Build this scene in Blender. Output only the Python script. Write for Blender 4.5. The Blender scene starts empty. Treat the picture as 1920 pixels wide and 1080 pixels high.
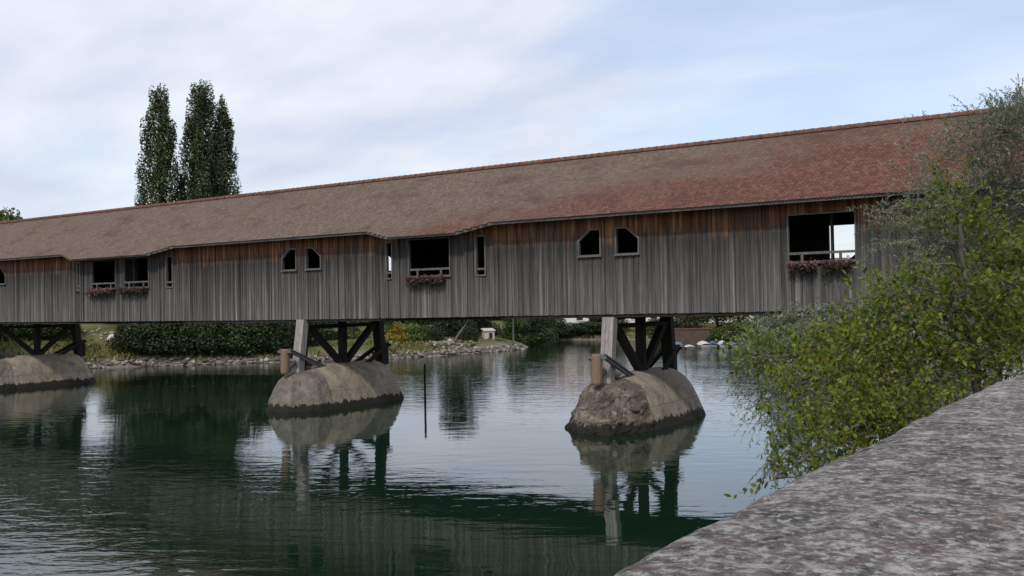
import bpy, math, random
import numpy as np
from mathutils import Vector, Matrix
S = bpy.context.scene
col = S.collection
rng = np.random.default_rng(7)
random.seed(7)

# ------------------------------------------------------------------ camera
FPX = 1750.0
ANG = math.atan(2720/FPX)
CF = Vector((-math.cos(ANG), math.sin(ANG), 0)); UP = Vector((0, 0, 1)); CR = CF.cross(UP)
PIT = math.atan(30/FPX); ROL = math.radians(1.0)
F2 = CF*math.cos(PIT)+UP*math.sin(PIT); U0 = CR.cross(F2)
R2 = CR*math.cos(ROL)-U0*math.sin(ROL); U2 = U0*math.cos(ROL)+CR*math.sin(ROL)
CAM = Vector((0, -37.4, 5.6))
cd = bpy.data.cameras.new('camera'); co = bpy.data.objects.new('camera', cd); col.objects.link(co)
m = Matrix((R2, U2, -F2)).transposed().to_4x4(); m.translation = CAM
co.matrix_world = m
cd.sensor_width = 36; cd.lens = 36*FPX/1920; cd.clip_start = .05; cd.clip_end = 6000
S.camera = co

# ------------------------------------------------------------------ world, sun, exposure
SUN_EL = math.radians(46); SUN_AZ = math.radians(168)          # azimuth clockwise from +Y
sd = Vector((math.sin(SUN_AZ)*math.cos(SUN_EL), math.cos(SUN_AZ)*math.cos(SUN_EL), math.sin(SUN_EL)))
w = bpy.data.worlds.new('World'); S.world = w; w.use_nodes = True
nt = w.node_tree; nt.nodes.clear()
def N(nt, t, **k):
    n = nt.nodes.new(t)
    for a, b in k.items():
        if a.startswith('i_'): n.inputs[a[2:].replace('_', ' ')].default_value = b
        else: setattr(n, a, b)
    return n
def L(nt, a, b): nt.links.new(a, b)
sky = N(nt, 'ShaderNodeTexSky', sky_type='NISHITA', sun_disc=False, sun_elevation=SUN_EL, sun_rotation=SUN_AZ)
sky.air_density = 1.0; sky.dust_density = 1.5
tc = N(nt, 'ShaderNodeTexCoord')
sep = N(nt, 'ShaderNodeSeparateXYZ'); L(nt, tc.outputs['Generated'], sep.inputs[0])
az_ = N(nt, 'ShaderNodeMath', operation='ABSOLUTE'); L(nt, sep.outputs[2], az_.inputs[0])
za = N(nt, 'ShaderNodeMath', operation='ADD'); L(nt, az_.outputs[0], za.inputs[0]); za.inputs[1].default_value = .22
dv = N(nt, 'ShaderNodeVectorMath', operation='DIVIDE'); L(nt, tc.outputs['Generated'], dv.inputs[0])
cz = N(nt, 'ShaderNodeCombineXYZ')
for i in range(3): L(nt, za.outputs[0], cz.inputs[i])
L(nt, cz.outputs[0], dv.inputs[1])
mp = N(nt, 'ShaderNodeMapping'); mp.inputs['Rotation'].default_value = (0, 0, .5); mp.inputs['Scale'].default_value = (.75, 1.25, .5)
mp.inputs['Location'].default_value = (3.1, 1.7, 0)
L(nt, dv.outputs[0], mp.inputs[0])
n1 = N(nt, 'ShaderNodeTexNoise'); n1.inputs['Scale'].default_value = 1.15; n1.inputs['Detail'].default_value = 5; n1.inputs['Roughness'].default_value = .52; n1.inputs['Distortion'].default_value = .5
L(nt, mp.outputs[0], n1.inputs[0])
bdir = (F2+R2*(760/FPX)+U2*(560/FPX)).normalized()
dt = N(nt, 'ShaderNodeVectorMath', operation='DOT_PRODUCT'); L(nt, tc.outputs['Generated'], dt.inputs[0]); dt.inputs[1].default_value = bdir
mr = N(nt, 'ShaderNodeMapRange'); L(nt, dt.outputs['Value'], mr.inputs[0]); mr.inputs[1].default_value = .9; mr.inputs[2].default_value = 1.0; mr.inputs[3].default_value = -.035; mr.inputs[4].default_value = .17
sb = N(nt, 'ShaderNodeMath', operation='SUBTRACT'); L(nt, n1.outputs[0], sb.inputs[0]); L(nt, mr.outputs[0], sb.inputs[1])
r1 = N(nt, 'ShaderNodeValToRGB'); L(nt, sb.outputs[0], r1.inputs[0])
r1.color_ramp.elements[0].position = .34; r1.color_ramp.elements[0].color = (.40, .40, .40, 1)
r1.color_ramp.elements[1].position = .56; r1.color_ramp.elements[1].color = (1, 1, 1, 1)
n2 = N(nt, 'ShaderNodeTexNoise'); n2.inputs['Scale'].default_value = 2.6; n2.inputs['Detail'].default_value = 6
L(nt, mp.outputs[0], n2.inputs[0])
r2 = N(nt, 'ShaderNodeValToRGB'); L(nt, n2.outputs[0], r2.inputs[0])
r2.color_ramp.elements[0].position = .3; r2.color_ramp.elements[0].color = (.63, .71, .87, 1)
r2.color_ramp.elements[1].position = .62; r2.color_ramp.elements[1].color = (.86, .905, .99, 1)
sk = N(nt, 'ShaderNodeMix', data_type='RGBA', blend_type='MULTIPLY'); sk.inputs['Factor'].default_value = 1
L(nt, sky.outputs[0], sk.inputs['A']); sk.inputs['B'].default_value = (.19, .18, .18, 1)
mx = N(nt, 'ShaderNodeMix', data_type='RGBA')
L(nt, r1.outputs[0], mx.inputs['Factor']); L(nt, sk.outputs['Result'], mx.inputs['A']); L(nt, r2.outputs[0], mx.inputs['B'])
sc_ = N(nt, 'ShaderNodeMix', data_type='RGBA', blend_type='MULTIPLY'); sc_.inputs['Factor'].default_value = 1
L(nt, mx.outputs['Result'], sc_.inputs['A']); sc_.inputs['B'].default_value = (10, 10, 10, 1)
bg = N(nt, 'ShaderNodeBackground'); bg.inputs['Strength'].default_value = .1; L(nt, sc_.outputs['Result'], bg.inputs[0])
ow = N(nt, 'ShaderNodeOutputWorld'); L(nt, bg.outputs[0], ow.inputs[0])
sl = bpy.data.lights.new('sun', 'SUN'); sl.energy = 2.1; sl.angle = math.radians(4); sl.color = (1, .94, .85)
so = bpy.data.objects.new('sun', sl); col.objects.link(so)
so.rotation_euler = sd.to_track_quat('Z', 'Y').to_euler()
S.view_settings.view_transform = 'Standard'; S.view_settings.look = 'None'; S.view_settings.exposure = 0; S.view_settings.gamma = 1
S.render.engine = 'CYCLES'

# ------------------------------------------------------------------ helpers
def at(px, py, Z):
    d = F2+R2*((px-960)/FPX)+U2*((540-py)/FPX)
    return CAM+d*(Z/(d.dot(CF)))
def tag(o, label=None, cat=None, group=None, kind=None):
    for k, v in (('label', label), ('category', cat), ('group', group), ('kind', kind)):
        if v: o[k] = v
    return o
def link(name, me, mat=None, parent=None):
    o = bpy.data.objects.new(name, me); col.objects.link(o)
    if mat is not None and me is not None and not me.materials: me.materials.append(mat)
    if parent is not None: o.parent = parent
    return o
def empty(name, loc=(0, 0, 0), rz=0):
    o = bpy.data.objects.new(name, None); col.objects.link(o); o.location = loc; o.rotation_euler[2] = rz
    o.empty_display_size = .2
    return o
class MB:
    def __init__(s): s.v = []; s.f = []
    def quadmesh(s, v, f):
        b = len(s.v); s.v += [tuple(p) for p in v]; s.f += [tuple(b+i for i in q) for q in f]
    def hexa(s, c):      # 8 corners, bottom 4 ccw then top 4 ccw
        s.quadmesh(c, [(3, 2, 1, 0), (4, 5, 6, 7), (0, 1, 5, 4), (1, 2, 6, 5), (2, 3, 7, 6), (3, 0, 4, 7)])
    def box(s, x0, y0, z0, x1, y1, z1):
        s.hexa([(x0, y0, z0), (x1, y0, z0), (x1, y1, z0), (x0, y1, z0), (x0, y0, z1), (x1, y0, z1), (x1, y1, z1), (x0, y1, z1)])
    def beam(s, a, b, w, h, side=None):
        a = Vector(a); b = Vector(b); d = (b-a).normalized()
        if side is None:
            side = d.cross(UP) if abs(d.z) < .95 else Vector((1, 0, 0))
        side = Vector(side); side = (side-d*side.dot(d)).normalized(); u = side.cross(d).normalized()
        c = []
        for p in (a, b):
            for i, j in ((-1, -1), (1, -1), (1, 1), (-1, 1)): c.append(p+side*(i*w/2)+u*(j*h/2))
        s.hexa(c)
    def tube(s, pts, radii, n=8, cap=True):
        pts = [Vector(p) for p in pts]; b0 = len(s.v)
        for i, p in enumerate(pts):
            d = (pts[min(i+1, len(pts)-1)]-pts[max(i-1, 0)]).normalized()
            a = d.cross(Vector((.13, .31, .94))).normalized() if abs(d.z) < .9 else d.cross(Vector((1, 0, 0))).normalized()
            bb = d.cross(a)
            for k in range(n):
                t = 2*math.pi*k/n; s.v.append(tuple(p+(a*math.cos(t)+bb*math.sin(t))*radii[i]))
        for i in range(len(pts)-1):
            for k in range(n):
                s.f.append((b0+i*n+k, b0+i*n+(k+1) % n, b0+(i+1)*n+(k+1) % n, b0+(i+1)*n+k))
        if cap:
            s.f.append(tuple(b0+k for k in range(n))[::-1]); s.f.append(tuple(b0+(len(pts)-1)*n+k for k in range(n)))
    def build(s, name, mat, parent=None, smooth=False):
        me = bpy.data.meshes.new(name); me.from_pydata(s.v, [], s.f); me.update()
        if smooth: me.polygons.foreach_set('use_smooth', [True]*len(me.polygons))
        return link(name, me, mat, parent)
def npmesh(name, V, F, mat, parent=None, smooth=False):
    """V (n,3); F (m,k) equal-sized faces"""
    me = bpy.data.meshes.new(name); V = np.asarray(V, np.float32); F = np.asarray(F, np.int32)
    me.vertices.add(len(V)); me.vertices.foreach_set('co', V.ravel())
    m_, k = F.shape
    me.loops.add(m_*k); me.loops.foreach_set('vertex_index', F.ravel())
    me.polygons.add(m_); me.polygons.foreach_set('loop_start', np.arange(m_, dtype=np.int32)*k)
    me.polygons.foreach_set('loop_total', np.full(m_, k, np.int32))
    if smooth: me.polygons.foreach_set('use_smooth', np.ones(m_, bool))
    me.update(calc_edges=True); me.validate()
    return link(name, me, mat, parent)
# value noise in numpy
_T = rng.random((64, 64, 64)).astype(np.float32)
def vn(p):
    p = np.asarray(p, float); i = np.floor(p).astype(int); f = p-i; f = f*f*(3-2*f); r = 0
    for a in (0, 1):
        for b in (0, 1):
            for c in (0, 1):
                wgt = (f[..., 0] if a else 1-f[..., 0])*(f[..., 1] if b else 1-f[..., 1])*(f[..., 2] if c else 1-f[..., 2])
                r = r+wgt*_T[(i[..., 0]+a) % 64, (i[..., 1]+b) % 64, (i[..., 2]+c) % 64]
    return r*2-1
def fbm(p, o=4):
    p = np.asarray(p, float); r = 0; a = .5
    for k in range(o): r = r+a*vn(p*(2**k)+k*17.3); a *= .5
    return r

# ------------------------------------------------------------------ materials
def newmat(name):
    mt = bpy.data.materials.new(name); mt.use_nodes = True; t = mt.node_tree; t.nodes.clear()
    o = N(t, 'ShaderNodeOutputMaterial'); b = N(t, 'ShaderNodeBsdfPrincipled'); L(t, b.outputs[0], o.inputs[0])
    b.inputs['Roughness'].default_value = .85; b.inputs['Specular IOR Level'].default_value = .25
    return mt, t, b, o
def noise(t, vec, scale, detail=4, rough=.5, mapscale=None, dist=0):
    if mapscale is not None:
        q = N(t, 'ShaderNodeMapping'); q.inputs['Scale'].default_value = mapscale; L(t, vec, q.inputs[0]); vec = q.outputs[0]
    n = N(t, 'ShaderNodeTexNoise'); n.inputs['Scale'].default_value = scale; n.inputs['Detail'].default_value = detail
    n.inputs['Roughness'].default_value = rough; n.inputs['Distortion'].default_value = dist
    L(t, vec, n.inputs[0]); return n.outputs[0]
def ramp(t, fac, stops, interp='LINEAR'):
    r = N(t, 'ShaderNodeValToRGB'); r.color_ramp.interpolation = interp; L(t, fac, r.inputs[0]); e = r.color_ramp.elements
    while len(e) < len(stops): e.new(.5)
    for k, (p, c) in enumerate(stops):
        e[k].position = p
        e[k].color = (c, c, c, 1) if isinstance(c, (int, float)) else (*c, 1)
    return r.outputs[0]
def mixc(t, fac, a, b, mode='MIX'):
    n = N(t, 'ShaderNodeMix', data_type='RGBA', blend_type=mode)
    for s_, v in (('Factor', fac), ('A', a), ('B', b)):
        if hasattr(v, 'is_linked'): L(t, v, n.inputs[s_])
        elif s_ == 'Factor': n.inputs[s_].default_value = v
        else: n.inputs[s_].default_value = (*v, 1)
    return n.outputs['Result']
def mth(t, op, a, b=None, c=None, clamp=False):
    n = N(t, 'ShaderNodeMath', operation=op); n.use_clamp = clamp
    for i, v in enumerate((a, b, c)):
        if v is None: continue
        if hasattr(v, 'is_linked'): L(t, v, n.inputs[i])
        else: n.inputs[i].default_value = v
    return n.outputs[0]
def bump(t, b, h, dist, strength=1):
    n = N(t, 'ShaderNodeBump'); n.inputs['Distance'].default_value = dist; n.inputs['Strength'].default_value = strength
    L(t, h, n.inputs['Height']); L(t, n.outputs[0], b.inputs['Normal'])
def pos(t): return N(t, 'ShaderNodeNewGeometry').outputs['Position']
def island(t): return N(t, 'ShaderNodeNewGeometry').outputs['Random Per Island']
def xyz(t, v):
    s_ = N(t, 'ShaderNodeSeparateXYZ'); L(t, v, s_.inputs[0]); return s_.outputs

def mat_simple(name, c, var=.25, scale=6, rough=.85, bumpd=0, mapscale=None, c2=None):
    mt, t, b, o = newmat(name); p = pos(t)
    n = noise(t, p, scale, 5, .6, mapscale)
    c2 = c2 or tuple(x*(1-var) for x in c)
    cc = ramp(t, n, [(.3, c2), (.7, tuple(min(1, x*(1+var*.5)) for x in c))])
    L(t, cc, b.inputs['Base Color']); b.inputs['Roughness'].default_value = rough
    if bumpd: bump(t, b, n, bumpd)
    return mt

def mat_siding():
    mt, t, b, o = newmat('weathered_siding'); p = pos(t); x, y, z = xyz(t, p)
    isl = island(t)
    streak = noise(t, p, 1, 5, .6, (9, 9, .35))
    fine = noise(t, p, 1, 4, .6, (45, 45, 1.2))
    big = noise(t, p, 1, 3, .5, (.35, .35, .3))
    g = ramp(t, streak, [(.25, (.052, .049, .047)), (.5, (.102, .097, .092)), (.75, (.178, .169, .160))])
    # height bands of weathering: dark and damp in the middle, pale silver towards the foot
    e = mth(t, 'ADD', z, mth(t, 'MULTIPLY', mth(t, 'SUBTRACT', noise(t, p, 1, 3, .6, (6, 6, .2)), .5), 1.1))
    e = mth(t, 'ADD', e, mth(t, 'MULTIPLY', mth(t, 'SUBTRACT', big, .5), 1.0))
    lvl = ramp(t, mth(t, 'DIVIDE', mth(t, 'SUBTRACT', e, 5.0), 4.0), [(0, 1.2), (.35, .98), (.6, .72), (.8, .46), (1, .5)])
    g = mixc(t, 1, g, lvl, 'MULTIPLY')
    br = ramp(t, isl, [(0, .55), (.3, .88), (.65, 1.02), (.88, 1.2), (1, 1.6)])
    g = mixc(t, 1, g, br, 'MULTIPLY')
    g = mixc(t, .55, g, ramp(t, fine, [(.3, .55), (.7, 1.35)]), 'MULTIPLY')
    # unbleached wood kept orange under the eaves
    orr = ramp(t, mth(t, 'FRACT', mth(t, 'MULTIPLY', isl, 7.3)), [(0, (.10, .043, .021)), (.5, (.205, .085, .036)), (1, (.36, .18, .09))])
    orr = mixc(t, .6, orr, ramp(t, streak, [(.3, .45), (.7, 1.3)]), 'MULTIPLY')
    edge = mth(t, 'ADD', 8.28, mth(t, 'MULTIPLY', mth(t, 'SUBTRACT', noise(t, p, 1, 4, .7, (5, 5, .05)), .5), 1.7))
    edge = mth(t, 'ADD', edge, mth(t, 'MULTIPLY', mth(t, 'SUBTRACT', mth(t, 'FRACT', mth(t, 'MULTIPLY', isl, 31.7)), .5), .35))
    edge = mth(t, 'SUBTRACT', edge, mth(t, 'MULTIPLY', y, .5))
    k = mth(t, 'DIVIDE', mth(t, 'SUBTRACT', z, edge), .65, clamp=True)
    k = mth(t, 'MULTIPLY', k, ramp(t, big, [(.3, .55), (.6, 1.0)]))
    colr = mixc(t, k, g, orr)
    L(t, colr, b.inputs['Base Color']); bump(t, b, fine, .006)
    return mt
def mat_wood(name, c, scale=(14, 14, 1), rough=.9):
    mt, t, b, o = newmat(name); p = pos(t)
    n = noise(t, p, 1, 5, .6, scale); i = island(t)
    cc = ramp(t, n, [(.3, tuple(v*.6 for v in c)), (.7, tuple(v*1.25 for v in c))])
    cc = mixc(t, 1, cc, ramp(t, i, [(0, .8), (1, 1.15)]), 'MULTIPLY')
    L(t, cc, b.inputs['Base Color']); b.inputs['Roughness'].default_value = rough; bump(t, b, n, .01)
    return mt
def mat_tiles():
    mt, t, b, o = newmat('clay_tiles'); p = pos(t); x, y, z = xyz(t, p); i = island(t)
    grey = ramp(t, i, [(0, (.125, .092, .072)), (.4, (.142, .107, .084)), (.75, (.156, .119, .095)), (1, (.18, .142, .115))])
    red = ramp(t, mth(t, 'FRACT', mth(t, 'MULTIPLY', i, 13.7)), [(0, (.080, .038, .029)), (.35, (.116, .048, .034)), (.7, (.138, .057, .039)), (1, (.16, .08, .058))])
    big = noise(t, p, 1, 5, .6, (.16, .5, .5)); med = noise(t, p, 1, 4, .65, (.9, 1.2, 1.2))
    # redder towards the right end and the lower courses
    u = mth(t, 'DIVIDE', mth(t, 'ADD', x, 26), 16)
    v = mth(t, 'DIVIDE', mth(t, 'SUBTRACT', 10.9, z), 2.6)
    m_ = mth(t, 'ADD', u, v)
    m_ = mth(t, 'ADD', m_, mth(t, 'MULTIPLY', mth(t, 'SUBTRACT', big, .5), 1.5))
    m_ = mth(t, 'ADD', m_, mth(t, 'MULTIPLY', mth(t, 'SUBTRACT', med, .5), 1.2))
    m_ = mth(t, 'ADD', m_, mth(t, 'MULTIPLY', mth(t, 'SUBTRACT', i, .5), .25))
    k = ramp(t, m_, [(.2, .12), (.9, .92)])
    c = mixc(t, k, grey, red)
    lich = noise(t, p, 1, 5, .7, (3, 4, 4))
    c = mixc(t, ramp(t, lich, [(.57, 0), (.74, .3)]), c, (.27, .245, .21))
    blot = noise(t, p, 1, 4, .6, (.45, .9, .9))
    c = mixc(t, ramp(t, blot, [(.53, 0), (.70, .6)]), c, (.075, .042, .034))
    L(t, c, b.inputs['Base Color']); bump(t, b, noise(t, p, 30, 3), .006); b.inputs['Roughness'].default_value = .9
    return mt
def mat_concrete(nose, pale=False):
    mt, t, b, o = newmat('pier_concrete_rough' if nose else 'pier_concrete'); p = pos(t); x, y, z = xyz(t, p)
    n = noise(t, p, 1.6, 7, .62); f = noise(t, p, 9, 5, .65)
    base = (.30, .258, .20) if not nose else (.185, .155, .125)
    if pale: base = (.25, .222, .19)
    c = ramp(t, n, [(.25, tuple(v*.55 for v in base)), (.5, base), (.75, tuple(v*1.35 for v in base))])
    c = mixc(t, .6, c, ramp(t, f, [(.3, .65), (.7, 1.25)]), 'MULTIPLY')
    run = noise(t, p, 1, 5, .65, (3.5, 3.5, .4))
    c = mixc(t, ramp(t, run, [(.52, 0), (.68, .6)]), c, (.09, .082, .07))
    if pale:
        c = mixc(t, ramp(t, noise(t, p, 1, 5, .6, (1.1, 1.1, .8), .5), [(.45, 0), (.6, .55)]), c, (.115, .095, .08))
    if nose and not pale:
        pt = noise(t, p, 1, 5, .6, (1.7, 1.7, 1.2), .6)
        c = mixc(t, ramp(t, pt, [(.5, 0), (.6, .6)]), c, (.075, .062, .05))
        c = mixc(t, ramp(t, noise(t, p, 1, 6, .6, (1.4, 1.4, 3), .8), [(.55, 0), (.6, .8)]), c, (.33, .29, .24))
    # joint line and ragged dark wet foot
    seam = mth(t, 'LESS_THAN', mth(t, 'ABSOLUTE', mth(t, 'SUBTRACT', mth(t, 'ADD', z, mth(t, 'MULTIPLY', n, .12)), 1.02)), .022)
    c = mixc(t, mth(t, 'MULTIPLY', seam, 0 if nose else .45), c, (.10, .085, .07))
    lim = mth(t, 'ADD', .42, mth(t, 'MULTIPLY', mth(t, 'SUBTRACT', noise(t, p, 1, 5, .75, (4, 4, 1.5)), .5), .95))
    wet = mth(t, 'DIVIDE', mth(t, 'SUBTRACT', lim, z), .06, clamp=True)
    c = mixc(t, wet, c, (.026, .022, .017))
    L(t, c, b.inputs['Base Color'])
    bump(t, b, mth(t, 'ADD', mth(t, 'MULTIPLY', n, 2.0), f), .16 if nose else .04)
    return mt
def mat_leaf(name, cols, transl=.25, rough=.55, sat=1):
    mt, t, b, o = newmat(name); i = island(t); p = pos(t)
    st = [(k/(len(cols)-1), c) for k, c in enumerate(cols)]
    c = ramp(t, i, st)
    c = mixc(t, .7, c, ramp(t, noise(t, p, .55, 3), [(.35, .62), (.65, 1.3)]), 'MULTIPLY')
    oi = N(t, 'ShaderNodeObjectInfo').outputs['Random']
    c = mixc(t, 1, c, ramp(t, oi, [(0, .62), (.5, 1.0), (1, 1.4)]), 'MULTIPLY')
    L(t, c, b.inputs['Base Color']); b.inputs['Roughness'].default_value = rough
    tr = N(t, 'ShaderNodeBsdfTranslucent'); L(t, c, tr.inputs[0])
    ms = N(t, 'ShaderNodeMixShader'); ms.inputs[0].default_value = transl
    L(t, b.outputs[0], ms.inputs[1]); L(t, tr.outputs[0], ms.inputs[2]); L(t, ms.outputs[0], o.inputs[0])
    return mt
def mat_water():
    mt, t, b, o = newmat('river_water'); p = pos(t)
    b.inputs['Base Color'].default_value = (.005, .018, .010, 1); b.inputs['Roughness'].default_value = .015
    b.inputs['IOR'].default_value = 1.52; b.inputs['Specular IOR Level'].default_value = .6
    q = N(t, 'ShaderNodeMapping'); q.inputs['Rotation'].default_value = (0, 0, math.radians(-28)); L(t, p, q.inputs[0]); q = q.outputs[0]
    sw = noise(t, q, 1, 3, .5, (.30, .75, 1), .3)
    rp = noise(t, q, 1, 3, .5, (.6, 1.6, 1), .5)
    fn = noise(t, q, 1, 2, .5, (3.2, 6.5, 1), .3)
    area = ramp(t, noise(t, p, 1, 3, .55, (.045, .08, 1), .6), [(.42, .0), (.60, 1.3)])
    x, y, z = xyz(t, p)
    # current is rougher beyond the bridge and by the left foreground than in the slack between the piers
    far = ramp(t, mth(t, 'DIVIDE', mth(t, 'SUBTRACT', y, 0), 34), [(0, 0), (1, 2.0)])
    left = ramp(t, mth(t, 'DIVIDE', mth(t, 'SUBTRACT', mth(t, 'MULTIPLY', y, -1), 7), 18), [(0, 0), (1, 3.2)])
    lx = ramp(t, mth(t, 'DIVIDE', mth(t, 'SUBTRACT', -14, x), 10), [(0, .1), (1, 1)])
    amp = mth(t, 'ADD', mth(t, 'MULTIPLY', area, 1.0), mth(t, 'ADD', far, mth(t, 'MULTIPLY', left, lx)))
    h = mth(t, 'ADD', mth(t, 'MULTIPLY', sw, 1.0), mth(t, 'MULTIPLY', mth(t, 'ADD', mth(t, 'MULTIPLY', rp, 1.0), mth(t, 'MULTIPLY', fn, .16)), mth(t, 'ADD', .12, amp)))
    bump(t, b, h, WAVE)
    return mt
WAVE = .010
def mat_ground():
    mt, t, b, o = newmat('bank_ground'); p = pos(t); x, y, z = xyz(t, p)
    n = noise(t, p, .35, 6, .6); f = noise(t, p, 3, 5, .6)
    gr = ramp(t, n, [(.3, (.04, .05, .014)), (.5, (.085, .09, .026)), (.7, (.15, .135, .05))])
    gr = mixc(t, .6, gr, ramp(t, f, [(.3, .6), (.7, 1.3)]), 'MULTIPLY')
    gv = ramp(t, f, [(.3, (.10, .088, .072)), (.7, (.24, .21, .175))])
    k = mth(t, 'DIVIDE', mth(t, 'SUBTRACT', mth(t, 'ADD', z, mth(t, 'MULTIPLY', mth(t, 'SUBTRACT', n, .5), 1.8)), .55), .5, clamp=True)
    L(t, mixc(t, k, gv, gr), b.inputs['Base Color']); bump(t, b, f, .15)
    return mt
def mat_parapet():
    mt, t, b, o = newmat('lichen_stone'); p = pos(t)
    a = noise(t, p, 11, 8, .74, None, .3); c1 = noise(t, p, 34, 6, .7); f = noise(t, p, 110, 4, .7); g = noise(t, p, 2.2, 4, .6)
    c = ramp(t, a, [(.37, (.07, .065, .061)), (.46, (.155, .143, .133)), (.53, (.24, .222, .21)), (.60, (.45, .43, .41))])
    c = mixc(t, ramp(t, c1, [(.53, 0), (.59, .85)]), c, (.50, .48, .455))
    c = mixc(t, ramp(t, c1, [(.38, .85), (.44, 0)]), c, (.04, .037, .037))
    c = mixc(t, ramp(t, noise(t, p, 13, 5, .65, None, .5), [(.52, 0), (.63, .55)]), c, (.175, .11, .09))
    c = mixc(t, .6, c, ramp(t, g, [(.3, .68), (.7, 1.22)]), 'MULTIPLY')
    c = mixc(t, .7, c, ramp(t, f, [(.3, .6), (.7, 1.35)]), 'MULTIPLY')
    L(t, c, b.inputs['Base Color']); b.inputs['Roughness'].default_value = .95
    bump(t, b, mth(t, 'ADD', mth(t, 'ADD', a, mth(t, 'MULTIPLY', c1, .5)), mth(t, 'MULTIPLY', f, .18)), .035)
    return mt
M = dict(
    siding=mat_siding(), tiles=mat_tiles(), conc=mat_concrete(False), nose=mat_concrete(True), nosep=mat_concrete(True, True),
    trim=mat_wood('grey_trim', (.125, .12, .115)), dark=mat_wood('dark_timber', (.028, .023, .020)), deck=mat_wood('deck_timber', (.12, .105, .09), (1, 12, 12)),
    inner=mat_wood('inner_timber', (.07, .055, .045)), postw=mat_wood('pale_post_boards', (.29, .265, .25), (22, 22, .8)),
    fender=mat_simple('tan_fender', (.22, .145, .095), .3, 5, .8, .01, (8, 8, 1)), steel=mat_simple('grey_steel', (.13, .13, .14), .35, 8, .5, .003),
    ridge=mat_simple('ridge_clay', (.17, .08, .055), .45, 3), fascia=mat_wood('fascia_wood', (.135, .122, .112), (1, 6, 6)),
    water=mat_water(), ground=mat_ground(), parapet=mat_parapet(),
    alder=mat_leaf('alder_leaves', [(.06, .10, .012), (.14, .205, .018), (.215, .30, .026), (.29, .375, .04), (.35, .41, .06), (.28, .19, .035)], .5),
    willow=mat_leaf('willow_leaves', [(.09, .105, .055), (.15, .17, .10), (.22, .24, .155), (.32, .34, .25)], .35),
    poplar=mat_leaf('poplar_leaves', [(.03, .042, .015), (.055, .075, .028), (.09, .115, .046)], .15),
    tree1=mat_leaf('dark_tree_leaves', [(.012, .022, .007), (.028, .046, .013), (.055, .085, .024)], .15),
    tree2=mat_leaf('green_tree_leaves', [(.03, .05, .01), (.065, .10, .02), (.11, .15, .035)], .2),
    tree3=mat_leaf('yellow_bush_leaves', [(.09, .085, .01), (.18, .15, .018), (.23, .15, .025)], .2),
    bark=mat_wood('grey_bark', (.13, .118, .10), (12, 12, 3)), barkd=mat_wood('dark_bark', (.07, .058, .048), (12, 12, 3)),
    white=mat_simple('white_render', (.68, .66, .62), .12, 3), cream=mat_simple('cream_render', (.5, .45, .38), .15, 3), roofr=mat_simple('house_roof', (.17, .075, .05), .3, 2),
    roofg=mat_simple('grey_house_roof', (.12, .11, .105), .3, 2), glass=mat_simple('window_glass', (.03, .035, .04), .2, 3, .1),
    bwhite=mat_simple('white_hull', (.48, .48, .47), .15, 4, .4), bblue=mat_simple('blue_tarp', (.05, .075, .21), .35, 4, .6, .02), bgrey=mat_simple('slate_tarp', (.10, .125, .20), .3, 4, .6, .02), bgrn=mat_simple('grey_hull', (.3, .31, .3), .2, 4, .5),
    stone=None, soil=mat_simple('soil', (.05, .04, .03), .3, 5), flower=mat_leaf('flower_petals', [(.08, .022, .025), (.13, .055, .06), (.19, .11, .115)], .2),
    weeds=mat_leaf('weed_blades', [(.03, .04, .01), (.075, .085, .02), (.14, .13, .04), (.19, .16, .07)], .2),
    fleaf=mat_leaf('flower_leaves', [(.02, .035, .01), (.05, .07, .025)], .2), boxm=mat_simple('planter_brown', (.055, .035, .03), .3, 8), redw=mat_simple('red_brown_wall', (.10, .07, .055), .3, 2),
)
def mat_stone():
    mt, t, b, o = newmat('shore_stone'); i = island(t); p = pos(t)
    c = ramp(t, i, [(0, (.07, .062, .052)), (.5, (.17, .15, .125)), (.85, (.29, .26, .22)), (1, (.42, .39, .35))])
    c = mixc(t, .6, c, ramp(t, noise(t, p, 5, 4), [(.3, .6), (.7, 1.2)]), 'MULTIPLY')
    L(t, c, b.inputs['Base Color']); return mt
M['stone'] = mat_stone()

# ------------------------------------------------------------------ terrain and water
WP = [(-130, -400), (-118, -60), (-98, -20), (-89, 6), (-84, 18), (-80.7, 22.4), (-73.4, 29.8), (-64.5, 39.5), (-61.8, 50), (-61.0, 60), (-64, 66), (-82, 74), (-84, 81), (-71, 86),
      (-58, 89), (-48, 84), (-40, 75), (-33, 73.5), (-20, 72), (-8, 66), (-3.5, 50), (-3.5, 20), (-4.6, 0), (-4.2, -20), (-4.6, -40), (-5, -80), (-6, -400)]
WP = np.array(WP, float)
def sdist(P):
    """signed distance to the water polygon: >0 on land"""
    x, y = P[:, 0], P[:, 1]; n = len(WP); dmin = np.full(len(P), 1e9); ins = np.zeros(len(P), bool)
    for i in range(n):
        a = WP[i]; b = WP[(i+1) % n]; e = b-a; L2 = e@e
        t = np.clip(((x-a[0])*e[0]+(y-a[1])*e[1])/L2, 0, 1)
        d = np.hypot(x-a[0]-t*e[0], y-a[1]-t*e[1]); dmin = np.minimum(dmin, d)
        c = (a[1] > y) != (b[1] > y)
        with np.errstate(divide='ignore', invalid='ignore'):
            xi = (b[0]-a[0])*(y-a[1])/(b[1]-a[1])+a[0]
        ins ^= c & (x < xi)
    return np.where(ins, -dmin, dmin)
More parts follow.
